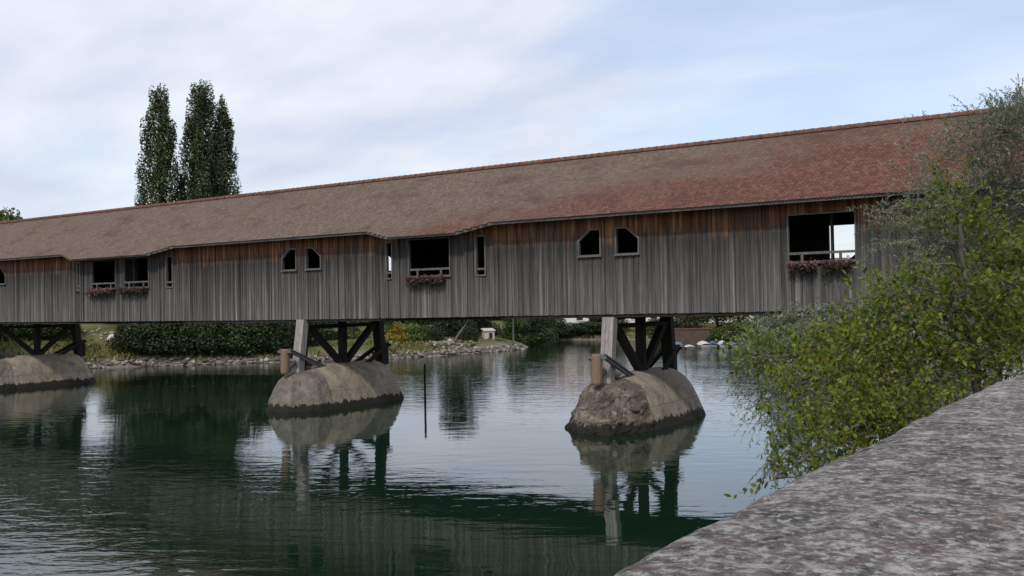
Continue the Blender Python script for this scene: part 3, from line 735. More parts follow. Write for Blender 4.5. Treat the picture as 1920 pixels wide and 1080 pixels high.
# ------------------------------------------------------------------ vegetation
def branch_path(a, b, n=7, sag=0, jit=.06):
    a = np.array(a, float); b = np.array(b, float); L_ = np.linalg.norm(b-a); P = []
    for i in range(n+1):
        t = i/n; p = a+(b-a)*t; p = p+rng.normal(0, jit*L_*.25, 3)*(0 < i < n); p[2] += sag*math.sin(math.pi*t)*L_; P.append(p)
    return P
def leafy_shrub(name, label, cat, base, trunks, blobs, leafmat, barkmat, ln, wd, twig_len, per_twig, tw_per_m3, droop, group=None, updir=.35, twr=.004, tw=True, foot=None):
    base = np.array(base, float); root = tag(empty(name, base), label, cat, group)
    mb = MB(); tips = []
    for path, r0, r1 in trunks:
        P = []
        for a, b in zip(path[:-1], path[1:]):
            seg = branch_path(a, b, 4, 0, .07); P += seg[:-1]
        P.append(np.array(path[-1], float)); P = [p-base for p in P]; n = len(P)
        mb.tube(P, [r0+(r1-r0)*i/(n-1) for i in range(n)], 8); tips += P
    tips = np.array(tips)
    TB, TD, TL = [], [], []
    for c, r, *dn in blobs:
        dn = dn[0] if dn else 1; c = np.array(c)-base; r = np.array(r, float) if hasattr(r, '__len__') else np.array((r, r, r), float)
        vol = 4.19*r.prod(); n = max(6, int(vol*tw_per_m3*dn))
        # a limb from the nearest trunk point into the blob
        k = np.argmin(np.linalg.norm(tips-c, axis=1)); P = branch_path(tips[k], c, 6, .08 if droop < .3 else .12, .12)
        mb.tube(P, [.028*(1-.75*i/6)*max(r)**.5 for i in range(7)], 5, False)
        d = rng.normal(size=(n, 3)); d /= np.linalg.norm(d, axis=1, keepdims=True)
        rad = rng.random(n)**.45
        p = c+d*rad[:, None]*r
        q = vn(p*1.4+3)   # thin out in patches so gaps show through
        keep = q > -.32-.25*rng.random(n); p, d = p[keep], d[keep]
        TB.append(p); TD.append(d)
        for j in rng.choice(len(p), min(len(p), max(2, int(len(p)*.10))), replace=False):
            P = branch_path(c+(p[j]-c)*.05, p[j], 4, .03, .14); mb.tube(P, [.012, .010, .008, .006, .004], 4, False)
    mb.build('branches', barkmat, root, True)
    p = np.concatenate(TB); d = np.concatenate(TD); n = len(p)
    td = d*.7+rng.normal(0, .45, (n, 3))+[0, 0, updir]; td /= np.linalg.norm(td, axis=1, keepdims=True)
    tl = twig_len*rng.uniform(.6, 1.3, n)
    CV, DV, NV = [], [], []; tw_mb = []
    side = np.cross(td, rng.normal(size=(n, 3))); side /= np.linalg.norm(side, axis=1, keepdims=True)
    for k in range(per_twig):
        u = (k+.5)/per_twig; u_ = u+rng.uniform(-.05, .05, n)
        pp = p+td*(tl*u_)[:, None]; pp[:, 2] -= droop*(u_**2)*tl
        tan = td-np.array([0, 0, 1])*(2*droop*u_)[:, None]; tan /= np.linalg.norm(tan, axis=1, keepdims=True)
        sg = 1 if k % 2 else -1
        dr = tan*.75+side*sg*.75+rng.normal(0, .28, (n, 3))
        CV.append(pp); DV.append(dr); NV.append(rng.normal(0, .55, (n, 3))+[0, 0, 1])
    C_ = np.concatenate(CV); D_ = np.concatenate(DV); N_ = np.concatenate(NV); m_ = len(C_)
    v, f = leafquads(C_, D_, N_, ln*rng.uniform(.6, 1.2, m_), wd*rng.uniform(.7, 1.2, m_))
    npmesh('leaves', v, f, leafmat, root)
    if tw:   # twigs as thin three-sided slivers
        K = 4; us = np.linspace(0, 1, K); R = []
        for u in us:
            pp = p+td*(tl*u)[:, None]; pp[:, 2] -= droop*u*u*tl; rr = twr*(1-.7*u)
            s2 = np.cross(td, side)
            for a in range(3):
                an = a*2.094; R.append(pp+side*(math.cos(an)*rr)+s2*(math.sin(an)*rr))
        R = np.stack(R, 1); b_ = np.arange(n)[:, None]*(K*3); fs = []
        for i in range(K-1):
            for a in range(3): fs.append(b_+np.array([[i*3+a, i*3+(a+1) % 3, i*3+3+(a+1) % 3, i*3+3+a]]))
        npmesh('twigs', R.reshape(-1, 3), np.concatenate(fs), barkmat, root)
    return root
def A(px, py, Z): return tuple(at(px, py, Z))
# bright alder shrub just over the parapet
tb = A(1835, 860, 11)
alder_blobs = [(A(1800, 372, 11), (.12, .2, .2), 2.0), (A(1758, 455, 11), (.14, .2, .18), 2.0), (A(1852, 440, 11), (.13, .2, .2), 2.0), (A(1905, 462, 11), (.14, .2, .16)), (A(1680, 520, 11.2), (.16, .2, .14)), (A(1610, 560, 11.4), (.16, .2, .12)), (A(1798, 405, 11), (.24, .24, .38), 2.0), (A(1790, 470, 11), (.36, .4, .4), 2.0), (A(1745, 500, 11), (.32, .5, .24), 2.0), (A(1840, 490, 11.2), (.34, .4, .28)), (A(1890, 520, 11), (.34, .4, .35)), (A(1930, 500, 11), (.3, .4, .35)),
    (A(1695, 545, 11.2), (.4, .5, .28), 2.0), (A(1640, 580, 11.4), (.42, .5, .26)), (A(1790, 560, 10.8), (.5, .6, .42), .65), (A(1890, 590, 10.8), (.5, .6, .4), .65), (A(1710, 610, 11), (.5, .6, .4), .65), (A(1620, 640, 11.3), (.5, .6, .36)),
    (A(1555, 660, 11.6), (.4, .5, .28), .5), (A(1480, 665, 12), (.42, .4, .2), 1.2), (A(1415, 668, 12.2), (.3, .3, .14), 2.0), (A(1540, 720, 11.2), (.5, .5, .3), .5), (A(1630, 720, 10.8), (.6, .6, .42)), (A(1740, 690, 10.8), (.5, .6, .4), .65), (A(1860, 670, 10.6), (.5, .6, .36), .65), (A(1930, 640, 10.6), (.4, .6, .4)),
    (A(1480, 745, 11), (.28, .4, .2), .5), (A(1540, 790, 10.6), (.42, .5, .3), .5), (A(1620, 800, 10.2), (.5, .6, .34)), (A(1500, 850, 10), (.30, .4, .2), .5), (A(1465, 893, 9.2), (.2, .3, .11)), (A(1560, 860, 9.6), (.34, .5, .2)), (A(1700, 780, 10), (.5, .6, .3)), (A(1520, 905, 9), (.26, .4, .12))]
tk = [A(1835, 900, 11), A(1830, 720, 11), A(1822, 600, 11), A(1806, 500, 11), A(1798, 400, 11)]
sd2 = [A(1832, 700, 11), A(1790, 672, 10.9), A(1730, 668, 11), A(1640, 672, 11.3), A(1500, 668, 11.9), A(1400, 665, 12.2)]
sd3 = [A(1826, 640, 11), A(1770, 595, 11), A(1700, 570, 11.2), A(1630, 560, 11.4)]
sd4 = [A(1833, 800, 11), A(1740, 770, 10.6), A(1620, 790, 10.2), A(1520, 850, 9.8), A(1450, 895, 9.2)]
sd5 = [A(1826, 640, 11), A(1870, 580, 11), A(1920, 520, 11)]
tkx = list(tk[0]); base = (tkx[0], tkx[1], gz(tkx[0], tkx[1])); tk = [base]+tk
leafy_shrub('alder_shrub', 'bright yellow-green leafy shrub leaning over the parapet in front of the grey willow', 'shrub', base,
            [(tk, .075, .02), (sd2, .024, .004), (sd3, .03, .01), (sd4, .035, .01), (sd5, .03, .01)], alder_blobs, M['alder'], M['bark'], .074, .040, .36, 10, 250, .05)
# grey willows between the shrub and the bridge
wb = A(1860, 760, 25); wbase = (wb[0], wb[1], gz(wb[0], wb[1]))
wbl = [(A(1880, 250, 25), (1.3, 1.5, .75)), (A(1950, 230, 25), (1.2, 1.5, .8)), (A(1815, 300, 25), (1.1, 1.4, .8), .5), (A(1735, 290, 25), (.8, 1.2, .7), .25), (A(1750, 375, 25), (1.0, 1.4, .8), .4), (A(1850, 380, 25), (1.5, 1.6, 1.1)), (A(1940, 400, 25), (1.2, 1.6, 1.2)),
       (A(1710, 440, 24.5), (.9, 1.2, .7), .7), (A(1800, 470, 24.5), (1.3, 1.5, 1.0)), (A(1900, 520, 24.5), (1.4, 1.6, 1.2)), (A(1740, 540, 24), (1.2, 1.4, .7)), (A(1660, 400, 24.5), (.45, .7, .3)), (A(1860, 620, 24), (1.6, 1.6, 1.2)), (A(1690, 630, 24), (1.1, 1.4, 1.0))]
leafy_shrub('willow_tree', 'tall feathery grey-green willow hiding the right end of the bridge roof', 'willow tree', wbase,
            [([wbase, A(1865, 600, 25), A(1850, 450, 25), A(1870, 280, 25)], .20, .05), ([A(1865, 600, 25), A(1800, 480, 24.6), A(1720, 380, 25)], .10, .03), ([A(1858, 560, 25), A(1930, 420, 25), A(1960, 280, 25)], .10, .03), ([A(1865, 640, 25), A(1760, 560, 24.3), A(1700, 520, 24)], .08, .02)],
            wbl, M['willow'], M['bark'], .10, .024, .75, 22, 62, .30, updir=.5, twr=.005, group=None)
lb = A(1640, 780, 19); lbase = (lb[0], lb[1], gz(lb[0], lb[1]))
lbl = [(A(1530, 620, 19.5), (1.0, 1.2, .45)), (A(1460, 625, 19.5), (.75, 1, .3)), (A(1600, 620, 19), (.9, 1.2, .55)), (A(1480, 660, 19), (.8, 1, .35)), (A(1560, 680, 18.5), (1.0, 1.2, .6)), (A(1640, 700, 18.5), (1.0, 1.2, .8)), (A(1440, 690, 18.8), (.45, .7, .25), 1.7),
       (A(1430, 750, 18), (.22, .4, .38), 1.7), (A(1490, 740, 17.6), (.45, .7, .5), 1.7), (A(1500, 810, 16.5), (.35, .6, .42), 1.7), (A(1470, 860, 15.5), (.25, .5, .25), 1.7), (A(1570, 800, 16.5), (.8, .9, .6)), (A(1730, 700, 18), (1.2, 1.2, .9)), (A(1445, 880, 15), (.14, .2, .1))]
leafy_shrub('willow_shrub', 'low grey-green willow trailing towards the water left of the bright shrub', 'willow shrub', lbase,
            [([lbase, A(1610, 700, 19), A(1560, 640, 19)], .09, .03), ([A(1610, 720, 19), A(1530, 700, 18.6), A(1450, 680, 18.8)], .05, .015), ([A(1620, 740, 19), A(1540, 760, 17.5), A(1480, 850, 15.6)], .05, .015)],
            lbl, M['willow'], M['bark'], .085, .022, .5, 18, 190, .55, updir=.15, twr=.004)

# background trees
def crown_mesh(name, blobs, dens, size, seed=0, core=True):
    VV, FF = [], []; k = 0
    for c, r in blobs:
        c = np.array(c, float); r = np.array(r, float); area = 12.57*((r[0]*r[1])**1.6/3+2*(r[0]*r[2])**1.6/3)**(1/1.6); n = int(area*dens)
        d = rng.normal(size=(n, 3)); d /= np.linalg.norm(d, axis=1, keepdims=True)
        rad = 1-.5*rng.random(n)**1.6+.28*fbm(d*2.2+c+seed, 3)
        p = c+d*rad[:, None]*r
        v, f = quads(p, d+rng.normal(0, .6, (n, 3)), size*rng.uniform(.55, 1.3, n)); VV.append(v); FF.append(f+k); k += len(v)
    me = bpy.data.meshes.new(name); V = np.concatenate(VV).astype(np.float32); F = np.concatenate(FF).astype(np.int32)
    me.vertices.add(len(V)); me.vertices.foreach_set('co', V.ravel()); me.loops.add(F.size); me.loops.foreach_set('vertex_index', F.ravel())
    me.polygons.add(len(F)); me.polygons.foreach_set('loop_start', np.arange(len(F), dtype=np.int32)*4); me.polygons.foreach_set('loop_total', np.full(len(F), 4, np.int32)); me.update(calc_edges=True)
    return me
def round_blobs(h, r, n, low=.3):
    b = []
    for i in range(n):
        a = rng.uniform(0, 6.28); q = rng.random()**.6*r*.62; z = h*rng.uniform(low+.12, .86); s_ = r*rng.uniform(.34, .55)*(1.15-.5*abs(z/h-.55))
        b.append(((q*math.cos(a), q*math.sin(a), z), (s_, s_, s_*rng.uniform(.7, .95))))
    b.append(((0, 0, h*.62), (r*.6, r*.6, h*.3)))
    if low <= .05:
        for i in range(6): a = i*1.05+rng.uniform(-.3, .3); b.append(((r*.6*math.cos(a), r*.6*math.sin(a), r*.32), (r*.42, r*.42, r*.36)))
    return b
def trunk_mesh(h, r, nl=4, spread=2):
    mb = MB(); mb.tube([(0, 0, -.3), (.05, 0, h*.3), (-.08, .06, h*.6), (0, 0, h*.85)], [r*1.3, r, r*.6, r*.2], 8)
    for i in range(nl):
        a = i*2.4+.5; z = h*(.3+.12*i); mb.tube([(0, 0, z), (math.cos(a)*spread*.5, math.sin(a)*spread*.5, z+h*.12), (math.cos(a)*spread, math.sin(a)*spread, z+h*.22)], [r*.5, r*.35, r*.12], 6)
    me = bpy.data.meshes.new('trunk'); me.from_pydata(mb.v, [], mb.f); me.update(); return me
KT = {}
for nm, mat, h, r, nb, low, dens, sz in (('dark', 'tree1', 10, 3.6, 11, .0, 20, .15), ('green', 'tree2', 9, 3.2, 10, .05, 20, .14), ('bush', 'tree1', 4.2, 3.0, 8, -.1, 24, .13), ('bushg', 'tree2', 3.0, 2.0, 7, -.1, 26, .12), ('gold', 'tree3', 2.2, 1.6, 6, -.1, 22, .12)):
    cm = crown_mesh('crown', round_blobs(h, r, nb, low), dens, sz); cm.materials.append(M[mat]); tm = trunk_mesh(h, .02*h+.06, 4, r*.5); tm.materials.append(M['barkd']); KT[nm] = (cm, tm)
def tree(kind, x, y, s_, label, cat='tree', group=None, name='broadleaf_tree', sz=None, rz=None):
    t = tag(empty(name, (x, y, gz(x, y)-.1), rng.uniform(0, 6.28) if rz is None else rz), label, cat, group); t.scale = (s_, s_, sz or s_)
    c = link('crown', KT[kind][0], None, t); k = link('trunk', KT[kind][1], None, t); return t
def pz(px, Z):
    p = at(px, 600, Z); return p.x, p.y
# left bank: dense dark wall of trees and bushes from px 220 to 560, sparser garden bank to 900
spec = [
 ('dark', 250, 108, 1.0, .95, 'dark tree at the left end of the wooded bank beside the grassy slope'),
 ('dark', 305, 106, .95, .9, 'dark tree on the bank below the left poplar'),
 ('dark', 365, 108, 1.1, 1.0, 'dark tree on the bank under the broad poplar'),
 ('dark', 430, 107, 1.05, .95, 'dark tree on the bank left of the middle pier, behind low scrub'),
 ('dark', 495, 109, 1.0, .75, 'dark tree closest to the left of the middle pier'),
 ('dark', 590, 112, .9, .55, 'low dark tree seen through the timber braces of the middle pier'),
 ('green', 660, 116, .8, .55, 'mid green tree seen between the centre post and far post of the middle pier'),
 ('green', 790, 121, .8, .62, 'light green tree behind the gravel shore, left of the leaning trunk'),
 ('green', 745, 128, .8, .7, 'light green garden tree behind the golden bush'),
 ('dark', 850, 119, .85, 1.05, 'dark tree above the leaning trunk'),
 ('dark', 900, 130, .8, .8, 'dark tree behind the white garden hut'),
 ('dark', 1000, 128, .95, .85, 'dark tree standing on the tip of the grassy point'),
 ('dark', 965, 124, .7, .7, 'dark tree on the lawn just left of the point tip'),
 ('dark', 45, 112, 1.0, .7, 'dark tree behind the brace of the leftmost pier'),
 ('dark', 110, 116, 1.0, .7, 'dark tree behind the centre post of the leftmost pier'),
 ('green', -20, 104, 1.0, 1.0, 'green tree at the left edge behind the leftmost pier'),
]
for k, px, Z, s_, szz, lab in spec:
    x, y = pz(px, Z); tree(k, x, y, s_, lab, 'tree', 'trees on the left bank', sz=szz)
bsp = [(250, 95.8, .85), (288, 96, 1.0), (328, 96.5, .95), (370, 97.2, .9), (414, 97.8, .95), (462, 98.4, 1.0), (512, 99.2, .9), (570, 103, .8), (815, 110, .42), (876, 113.5, .5)]
blab = ['dark bush at the top of the stony bank beside the white boulder', 'dark bush second right of the white boulder', 'rounded bush below the left poplar', 'bush at the water edge under the broad poplar', 'bush midway along the shady bank',
        'low bush above the bright stones left of the middle pier', 'bush next to the near post of the middle pier', 'bush behind the middle pier braces', 'small dark bush left of the leaning trunk', 'small dark bush right of the leaning trunk']
for (px, Z, s_), lab in zip(bsp, blab):
    x, y = pz(px, Z); tree('bush', x, y, s_, lab, 'bush', 'bushes along the left bank', 'riverside_bush', sz=s_*rng.uniform(.7, 1.15))
for px, Z, s_, lab in ((15, 94, .8, 'low bush on the grassy bank behind the near post of the leftmost pier'), (62, 95, .75, 'low bush on the grassy bank behind the centre post of the leftmost pier'), (112, 96, .7, 'low bush on the grassy bank behind the right brace of the leftmost pier')):
    x, y = pz(px, Z); tree('bush', x, y, s_, lab, 'bush', 'bushes along the left bank', 'riverside_bush')
x, y = pz(403, 101); tree('bushg', x, y, .8, 'pale green young tree standing out against the dark bank trees', 'young tree', None, 'young_tree', sz=1.35)
x, y = pz(745, 107.5); tree('gold', x, y, 1.0, 'golden yellow bush on the garden bank right of the middle pier', 'bush', None, 'golden_bush')
x, y = pz(775, 109); tree('bushg', x, y, .8, 'grey-green shrub just right of the golden bush', 'bush', None, 'garden_shrub')
x, y = pz(795, 110); tree('bushg', x, y, .7, 'small green shrub behind the gravel heap', 'bush', None, 'garden_shrub')
# far shore
far = [(1022, 150, .8), (1068, 186, 1.0), (1118, 150, .55), (1150, 148, .7), (1190, 172, .8), (1228, 132, .8), (1268, 126, .8), (1306, 127, .9), (1345, 122, .9), (1385, 121, 1.0), (1425, 121, 1.0), (1475, 122, 1.1), (1530, 124, 1.1)]
flab = ['dark tree on the far shore just right of the point tip', 'tree on the far shore beneath the distant houses', 'tree on the far shore left of the nearest pier', 'tree on the far shore behind the pale post of the nearest pier', 'small tree on the far shore seen in the nearest pier braces', 'tree behind the far post of the nearest pier',
        'tree behind the lamp post right of the nearest pier', 'tree above the red-brown bank wall', 'bright green tree behind the white and blue boats', 'bright tree behind the dark blue boats', 'tree behind the rightmost boat', 'tree hidden behind the willow shrub tips', 'tree farthest right on the boat shore']
for (px, Z, s_), lab, k in zip(far, flab, 'dddddgdggggdd'):
    x, y = pz(px, Z); tree({'d': 'dark', 'g': 'green'}[k], x, y, s_, lab, 'tree', 'trees on the far shore', sz=s_*.66)
fbl = ['bush on the far shore just beyond the point', 'second bush on the far shore right of the point', 'bush on the far shore left of the nearest pier', 'bush on the far shore behind the pale pier post', 'bush seen low in the nearest pier braces', 'bush between centre and far posts of the nearest pier', 'bright bush behind the white boats', 'bright bush behind the dull blue boats', 'bright bush behind the small rightmost boat']
for (px, Z, s_), lab in zip([(1020, 144.5, 1.3), (1058, 143.5, 1.2), (1098, 144, 1.3), (1140, 143, 1.2), (1180, 134, 1.2), (1222, 124, 1.0), (1340, 117, .95), (1378, 116.5, 1.0), (1418, 116.5, 1.0)], fbl):
    x, y = pz(px, Z); tree('bush' if px < 1300 else 'bushg', x, y, s_, lab, 'bush', 'bushes along the far shore', 'riverside_bush', sz=s_*(.7 if px < 1030 else (.32 if px < 1200 else .7 if px < 1300 else 1)))
x, y = pz(4, 118); tree('green', x, y, 1.2, 'thin grey treetop showing above the bridge roof at the left edge', 'tree', None, 'tall_tree', sz=1.66)
# distant wood closing the view, one mass
mbC = []
cs_ = []
for i in range(150):
    px = rng.uniform(-250, 1980); Z = rng.uniform(185, 300); x, y = pz(px, Z); g = gz(x, y); r = rng.uniform(4, 7)
    cs_.append(((x, y, g+r*.65), (r, r, r*rng.uniform(.7, 1.0))))
fw = link('far_woodland', crown_mesh('far_woodland', cs_, 1.6, .75), M['tree1']); tag(fw, kind='stuff'); fw['label'] = 'distant dark woodland behind the far shore'; fw['category'] = 'woodland'

# poplars: many upright plumes round a stem
def poplar(px, Z, top_py, hr, ht, label, plumes, seed):
    x, y = pz(px, Z); g = gz(x, y); top = at(px, top_py, Z).z; H = top-g
    def env(u): return min(hr, ht+(hr-ht)*(max(0, 1-u)/.40)**.85)
    b = []
    for i in range(plumes):
        tip = 1-.78*((i+rng.random())/plumes)**.9; rz = rng.uniform(1.5, 2.7)*(.75 if tip > .9 else 1); r = rng.uniform(.38, .72)
        uc = tip-rz/H; e = env(tip-.9*rz/H); q = max(0, e-r)*rng.random()**.33*rng.uniform(.9, 1.12) if tip < .985 else ht*.4*rng.random(); a = rng.uniform(0, 6.28)
        b.append(((q*math.cos(a), q*math.sin(a), H*uc), (r, r, rz)))
    for u in np.arange(.12, .9, .05): rr = env(u)*.55; b.append(((rng.normal(0, .2), rng.normal(0, .2), H*u), (rr, rr, H*.04)))
    t = tag(empty('poplar_tree', (x, y, g)), label, 'poplar', 'tall poplars behind the bridge')
    cm = crown_mesh('crown', b, 15, .135, seed); link('crown', cm, M['poplar'], t)
    tm = trunk_mesh(H*.9, .35, 4, .5); tm.materials.append(M['barkd']); link('trunk', tm, None, t)
poplar(303, 120, 150, 3.4, .85, 'slim left poplar standing apart behind the bridge roof', 170, 1)
poplar(384, 122, 146, 3.5, 1.4, 'broad poplar, tallest of the clump behind the bridge', 260, 2)
poplar(421, 124, 172, 2.7, .8, 'shorter poplar pressed against the right side of the tallest one', 120, 3)

# riprap stones
ico = []
def stone_field():
    import bmesh
    bm = bmesh.new(); bmesh.ops.create_icosphere(bm, subdivisions=1, radius=1); base_v = np.array([v.co[:] for v in bm.verts]); base_f = np.array([[v.index for v in f.verts] for f in bm.faces]); bm.free()
    pts = []
    path = [(-92, 0), (-89, 6), (-84, 18), (-80.7, 22.4), (-73.4, 29.8), (-64.5, 39.5), (-61.8, 50), (-61, 60)]
    for a, b in zip(path[:-1], path[1:]):
        a, b = np.array(a, float), np.array(b, float); L_ = np.linalg.norm(b-a); n = int(L_*13); t = rng.random(n)
        nn = np.array([-(b-a)[1], (b-a)[0]])/L_   # towards land (left of travel)
        off = -.15+np.abs(rng.normal(0, .45, n)); pts.append(a+(b-a)*t[:, None]+nn*off[:, None])
    # heap of gravel by the leaning trunk
    c = np.array(pz(830, 108)); pts.append(c+rng.normal(0, 1, (260, 2))*[2.6, 2.2])
    pts.append(np.array(pz(205, 98))+rng.normal(0, 1, (50, 2))*[1.5, 1.5])
    P = np.concatenate(pts); z = ground_z(P); ok = z > -.35; P, z = P[ok], np.maximum(z[ok], 0); n = len(P)
    s_ = rng.uniform(.09, .26, n)*np.where(rng.random(n) < .1, 1.6, 1)
    V = base_v[None]*(s_[:, None, None]*rng.uniform(.7, 1.2, (n, 1, 3))*[1, 1, .7])*(1+.25*rng.normal(size=(n, len(base_v), 1)).clip(-1, 1)); V = V+np.c_[P, z+s_*.25][:, None]
    F = base_f[None]+(np.arange(n)*len(base_v))[:, None, None]
    o = npmesh('shore_stones', V.reshape(-1, 3), F.reshape(-1, 3), M['stone']); tag(o, 'pale riprap stones lining the left river bank', 'stones', kind='stuff')
stone_field()
def weeds():
    P = np.c_[rng.uniform(-112, -54, 90000), rng.uniform(-12, 64, 90000)]; d = sdist(P); ok = (d > .35) & (d < 9) & (rng.random(len(P)) < np.exp(-d/4)+.12)
    q = vn(np.c_[P*.35, np.zeros(len(P))]); ok &= q > -.25; P = P[ok]
    P2 = np.c_[rng.uniform(-90, -20, 60000), rng.uniform(66, 100, 60000)]; d = sdist(P2); P2 = P2[(d > .1) & (d < 6)]; P = np.concatenate([P, P2]); n = len(P)
    z = ground_z(P); h = rng.uniform(.12, .5, n)*(1+.6*vn(np.c_[P*.2, np.ones(n)])); a = rng.uniform(0, 6.28, n); w_ = rng.uniform(.04, .10, n)
    dx = np.c_[np.cos(a)*w_, np.sin(a)*w_]; ln = rng.normal(0, .12, (n, 2))
    V = np.stack([np.c_[P-dx, z-.03], np.c_[P+dx, z-.03], np.c_[P+dx*.6+ln, z+h], np.c_[P-dx*.6+ln, z+h*.85]], 1).reshape(-1, 3)
    tag(npmesh('bank_grass', V, np.arange(n*4).reshape(n, 4), M['weeds']), 'rough grass and weeds on the river banks', 'grass', kind='stuff')
weeds()
def rock(name, x, y, z, r, mat, label, cat, seed):
    import bmesh
    bm = bmesh.new(); bmesh.ops.create_icosphere(bm, subdivisions=3, radius=1)
    for v in bm.verts:
        k = 1+.35*float(fbm(np.array(v.co)*1.3+seed, 3)); v.co = Vector((v.co.x*r[0]*k, v.co.y*r[1]*k, v.co.z*r[2]*k))
    me = bpy.data.meshes.new(name); bm.to_mesh(me); bm.free(); o = link(name, me, mat); o.location = (x, y, z); return tag(o, label, cat)
p = at(212, 665, 97); rock('white_boulder', p.x, p.y, max(p.z, gz(p.x, p.y)+.2), (.55, .5, .6), M['white'], 'whitish boulder standing on the stony bank right of the leftmost pier', 'boulder', 4)
# leaning bare trunk
mb = MB(); a = at(849, 653, 109); b = at(872, 610, 110); bb = Vector((a.x, a.y, gz(a.x, a.y)-.1)); 
mb.tube([(0, 0, 0), tuple((b-bb)*.5+Vector((0, 0, .1))), tuple(b-bb)], [.14, .12, .07], 7); mb.tube([tuple((b-bb)*.55), tuple((b-bb)*.8+Vector((.8, 0, 1)))], [.07, .03], 5)
o = mb.build('leaning_trunk', M['bark']); o.location = bb; tag(o, 'pale bare tree trunk leaning over the gravel bank', 'tree trunk')
# pale pole beside the middle pier
def pole(px, Z, py, label, r=.09, top=None, name='lamp_post', cat='lamp post'):
    x, y = pz(px, Z); g = gz(x, y); z1 = top or at(px, py, Z).z
    t = tag(empty(name, (x, y, g)), label, cat); mb = MB(); mb.tube([(0, 0, -.1), (0, 0, z1-g)], [r, r*.7], 8); mb.build('pole', M['trim'], t)
    mb = MB(); mb.tube([(0, 0, z1-g), (0, 0, z1-g+.1), (0, 0, z1-g+.35)], [r*1.1, r*2.6, r*1.2], 8); mb.build('lamp_head', M['steel'], t)
pole(716, 108, 560, 'pale lamp post on the bank just right of the middle pier')
pole(1284, 127, 560, 'grey lamp post on the far shore right of the nearest pier', .14)
pole(962, 121, 560, 'slim grey post on the lawn near the point tip', .1)
# post in the water
mb = MB(); mb.tube([(0, 0, -2), (0, 0, 2.05), (.02, 0, 2.2)], [.07, .06, .03], 8); mb.tube([(-.09, 0, 1.75), (.09, 0, 1.78)], [.03, .03], 6)
o = mb.build('river_post', M['dark']); o.location = (-34.05, 5.9, 0); tag(o, 'thin dark post standing in the water right of the middle pier', 'post')

# ------------------------------------------------------------------ houses
def house(px, Z, w_, d_, h, roofh, wallm, roofm, label, rz=0, z=None, nwin=3, floors=2):
    x, y = pz(px, Z); g = gz(x, y) if z is None else z
    t = tag(empty('house', (x, y, g), rz), label, 'house', 'houses beyond the river')
    mb = MB(); mb.box(-w_/2, -d_/2, -4, w_/2, d_/2, h)
    mb.quadmesh([(-w_/2, -d_/2, h), (-w_/2, d_/2, h), (-w_/2, 0, h+roofh)], [(0, 1, 2)]); mb.quadmesh([(w_/2, -d_/2, h), (w_/2, d_/2, h), (w_/2, 0, h+roofh)], [(0, 2, 1)])
    mb.build('wall', M[wallm], t)
    mb = MB(); e = .4
    for s_ in (-1, 1):
        y0 = s_*(d_/2+e); z0 = h-e*roofh/(d_/2)
        c = [(-w_/2-e, y0, z0), (w_/2+e, y0, z0), (w_/2+e, 0, h+roofh), (-w_/2-e, 0, h+roofh)]; c2 = [(a, b, q+.2) for a, b, q in c]
        mb.hexa(c+c2)
    r = mb.build('roof', M[roofm], t)
    mb = MB(); mb.box(w_*.2, -.3, h+roofh*.6, w_*.2+.6, .3, h+roofh+.9); mb.build('chimney', M['cream'], r)
    for fl in range(floors):
        for i in range(nwin):
            xx = -w_/2+w_*(i+.5)/nwin; zz = 1+fl*2.8; mb = MB()
            mb.box(xx-.55, -d_/2-.05, zz, xx+.55, -d_/2+.02, zz+1.3); f = mb.build('window', M['glass'], t)
            mb = MB(); mb.box(xx-.65, -d_/2-.12, zz-.12, xx+.65, -d_/2-.055, zz-.02); mb.build('sill', M['white'], f)
house(1048, 168, 10, 8, 5.4, 3, 'white', 'roofr', 'white house with a red roof behind far trees, left of the pale pier post', .6)
house(1096, 172, 9, 8, 5.6, 3, 'cream', 'roofr', 'cream house among far trees right next to the pale pier post', .5)
house(1178, 160, 10, 8, 4.6, 3, 'white', 'roofg', 'white house with grey roof seen through the nearest pier timbers', .7)
house(1215, 165, 8, 7, 4.6, 3, 'cream', 'roofg', 'cream house seen beside the far post of the nearest pier', .6)
house(1362, 170, 8, 7, 5.4, 3, 'white', 'roofr', 'white house in the trees above the moored boats', .6)
house(1583, 260, 6, 8, 9.5, 3.2, 'cream', 'roofg', 'distant house whose grey roof peeps through the open bridge window', .6, z=4)
# white garden hut on the lawn
x, y = pz(915, 117.5); g = gz(x, y); t = tag(empty('garden_hut', (x, y, g), .9), 'small white garden hut on the lawn behind the point', 'garden hut')
mb = MB(); mb.box(-1, -.8, -.2, 1, .8, 1.5); mb.build('wall', M['cream'], t)
mb = MB(); mb.hexa([(-1.2, -1, 1.45), (1.2, -1, 1.45), (1.2, 1, 1.85), (-1.2, 1, 1.85), (-1.2, -1, 1.6), (1.2, -1, 1.6), (1.2, 1, 2.0), (-1.2, 1, 2.0)]); mb.build('roof', M['cream'], t)
mb = MB(); mb.box(-.1, -.84, 0, .6, -.79, 1.1); mb.build('door', M['dark'], t)
t.scale = (.65, .65, .65)
# low red-brown wall behind the boats
x, y = pz(1292, 121); t = tag(empty('bank_wall', (x, y, 0), math.radians(33)), 'low red-brown bank wall behind the moored boats', 'wall')
mb = MB(); mb.box(-2.6, -.3, -.5, 2.6, .3, 1.9); mb.build('masonry', M['redw'], t); mb = MB(); mb.box(-2.7, -.4, 1.905, 2.7, .4, 2.05); mb.build('coping', M['roofr'], t)
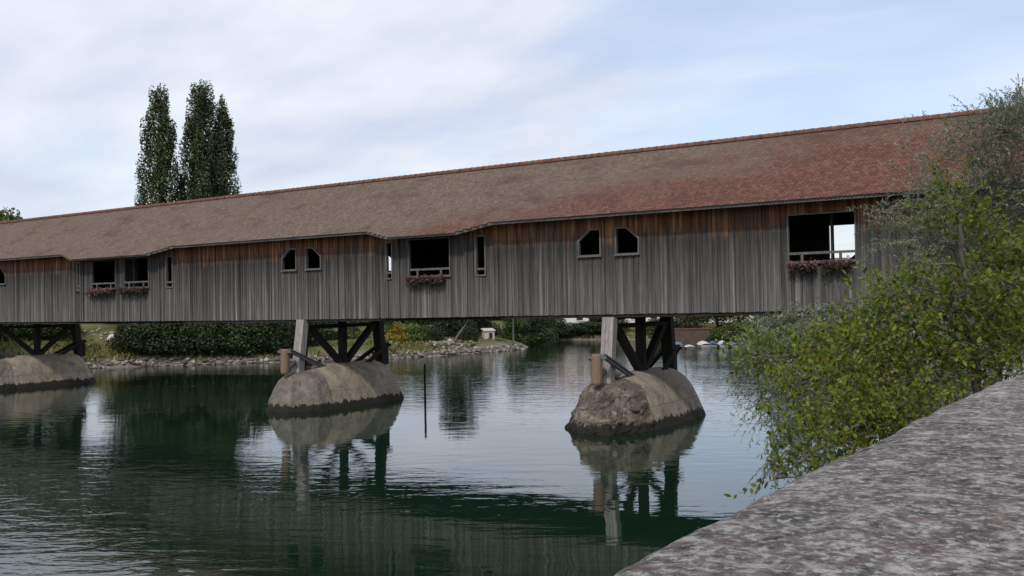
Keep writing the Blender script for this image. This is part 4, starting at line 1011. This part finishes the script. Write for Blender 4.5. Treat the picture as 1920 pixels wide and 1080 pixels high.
# ------------------------------------------------------------------ boats
def boat(px, Z, L_, Bm, hh, hull, tarp, label, rz):
    x, y = pz(px, Z); t = tag(empty('moored_boat', (x, y, 0), rz), label, 'boat', 'small boats moored on the far shore')
    n = 11; V = []; 
    for i in range(n):
        u = i/(n-1); wd_ = Bm/2*(1-max(0, (u-.45)/.55)**2.2)*(.86+.14*min(1, u*4)); zz = hh*(.55+.18*u*u); xx = -L_/2+L_*u
        V += [(xx, -wd_, zz), (xx-.0, -wd_*.82, hh*.1), (xx, -wd_*.45, -.18), (xx, wd_*.45, -.18), (xx, wd_*.82, hh*.1), (xx, wd_, zz)]
    F = [(i*6+k, (i+1)*6+k, (i+1)*6+k+1, i*6+k+1) for i in range(n-1) for k in range(5)]+[(0, 1, 2, 3, 4, 5)]
    mb = MB(); mb.quadmesh(V, F); mb.build('hull', M[hull], t, True)
    V = []
    for i in range(n):
        u = i/(n-1); wd_ = Bm/2*(1-max(0, (u-.45)/.55)**2.2)*(.86+.14*min(1, u*4))*1.03; zz = hh*(.55+.18*u*u)+.012; pk = hh*.5*math.sin(math.pi*min(1, .12+u*.85))
        xx = -L_/2+L_*u
        for k in range(5):
            s_ = -1+k*.5; V.append((xx, wd_*s_, zz+pk*(1-s_*s_)))
    F = [(i*5+k, (i+1)*5+k, (i+1)*5+k+1, i*5+k+1) for i in range(n-1) for k in range(4)]
    mb = MB(); mb.quadmesh(V, F); mb.build('cover', M[tarp], t, True)
bl = [(1270, 'bgrn', 'bgrey', 'slate-grey covered boat nearest the bridge pier', 1.3, .8), (1291, 'bgrn', 'bwhite', 'low pale dinghy left of the big white boat', 1.2, .42), (1317, 'bwhite', 'bwhite', 'big white boat left of the bright blue one', 1.45, .85), (1335, 'bgrn', 'bblue', 'boat with bright blue cover between two white boats', 1.1, .85),
      (1353, 'bwhite', 'bwhite', 'white boat right of the bright blue one', 1.3, .85), (1371, 'bgrn', 'bgrey', 'left one of the two dull blue covered boats', 1.2, .65), (1387, 'bgrn', 'bgrey', 'right one of the two dull blue covered boats', 1.2, .65), (1410, 'bwhite', 'bwhite', 'small white boat at the right end by the willow tips', 1.1, .55)]
for i, (px, hu, ta, lab, Bm, hh) in enumerate(bl):
    boat(px, 110.5, 3.2, Bm*.95, hh*.92, hu, ta, lab, math.pi-ANG+math.radians(-12+(i*7) % 19))
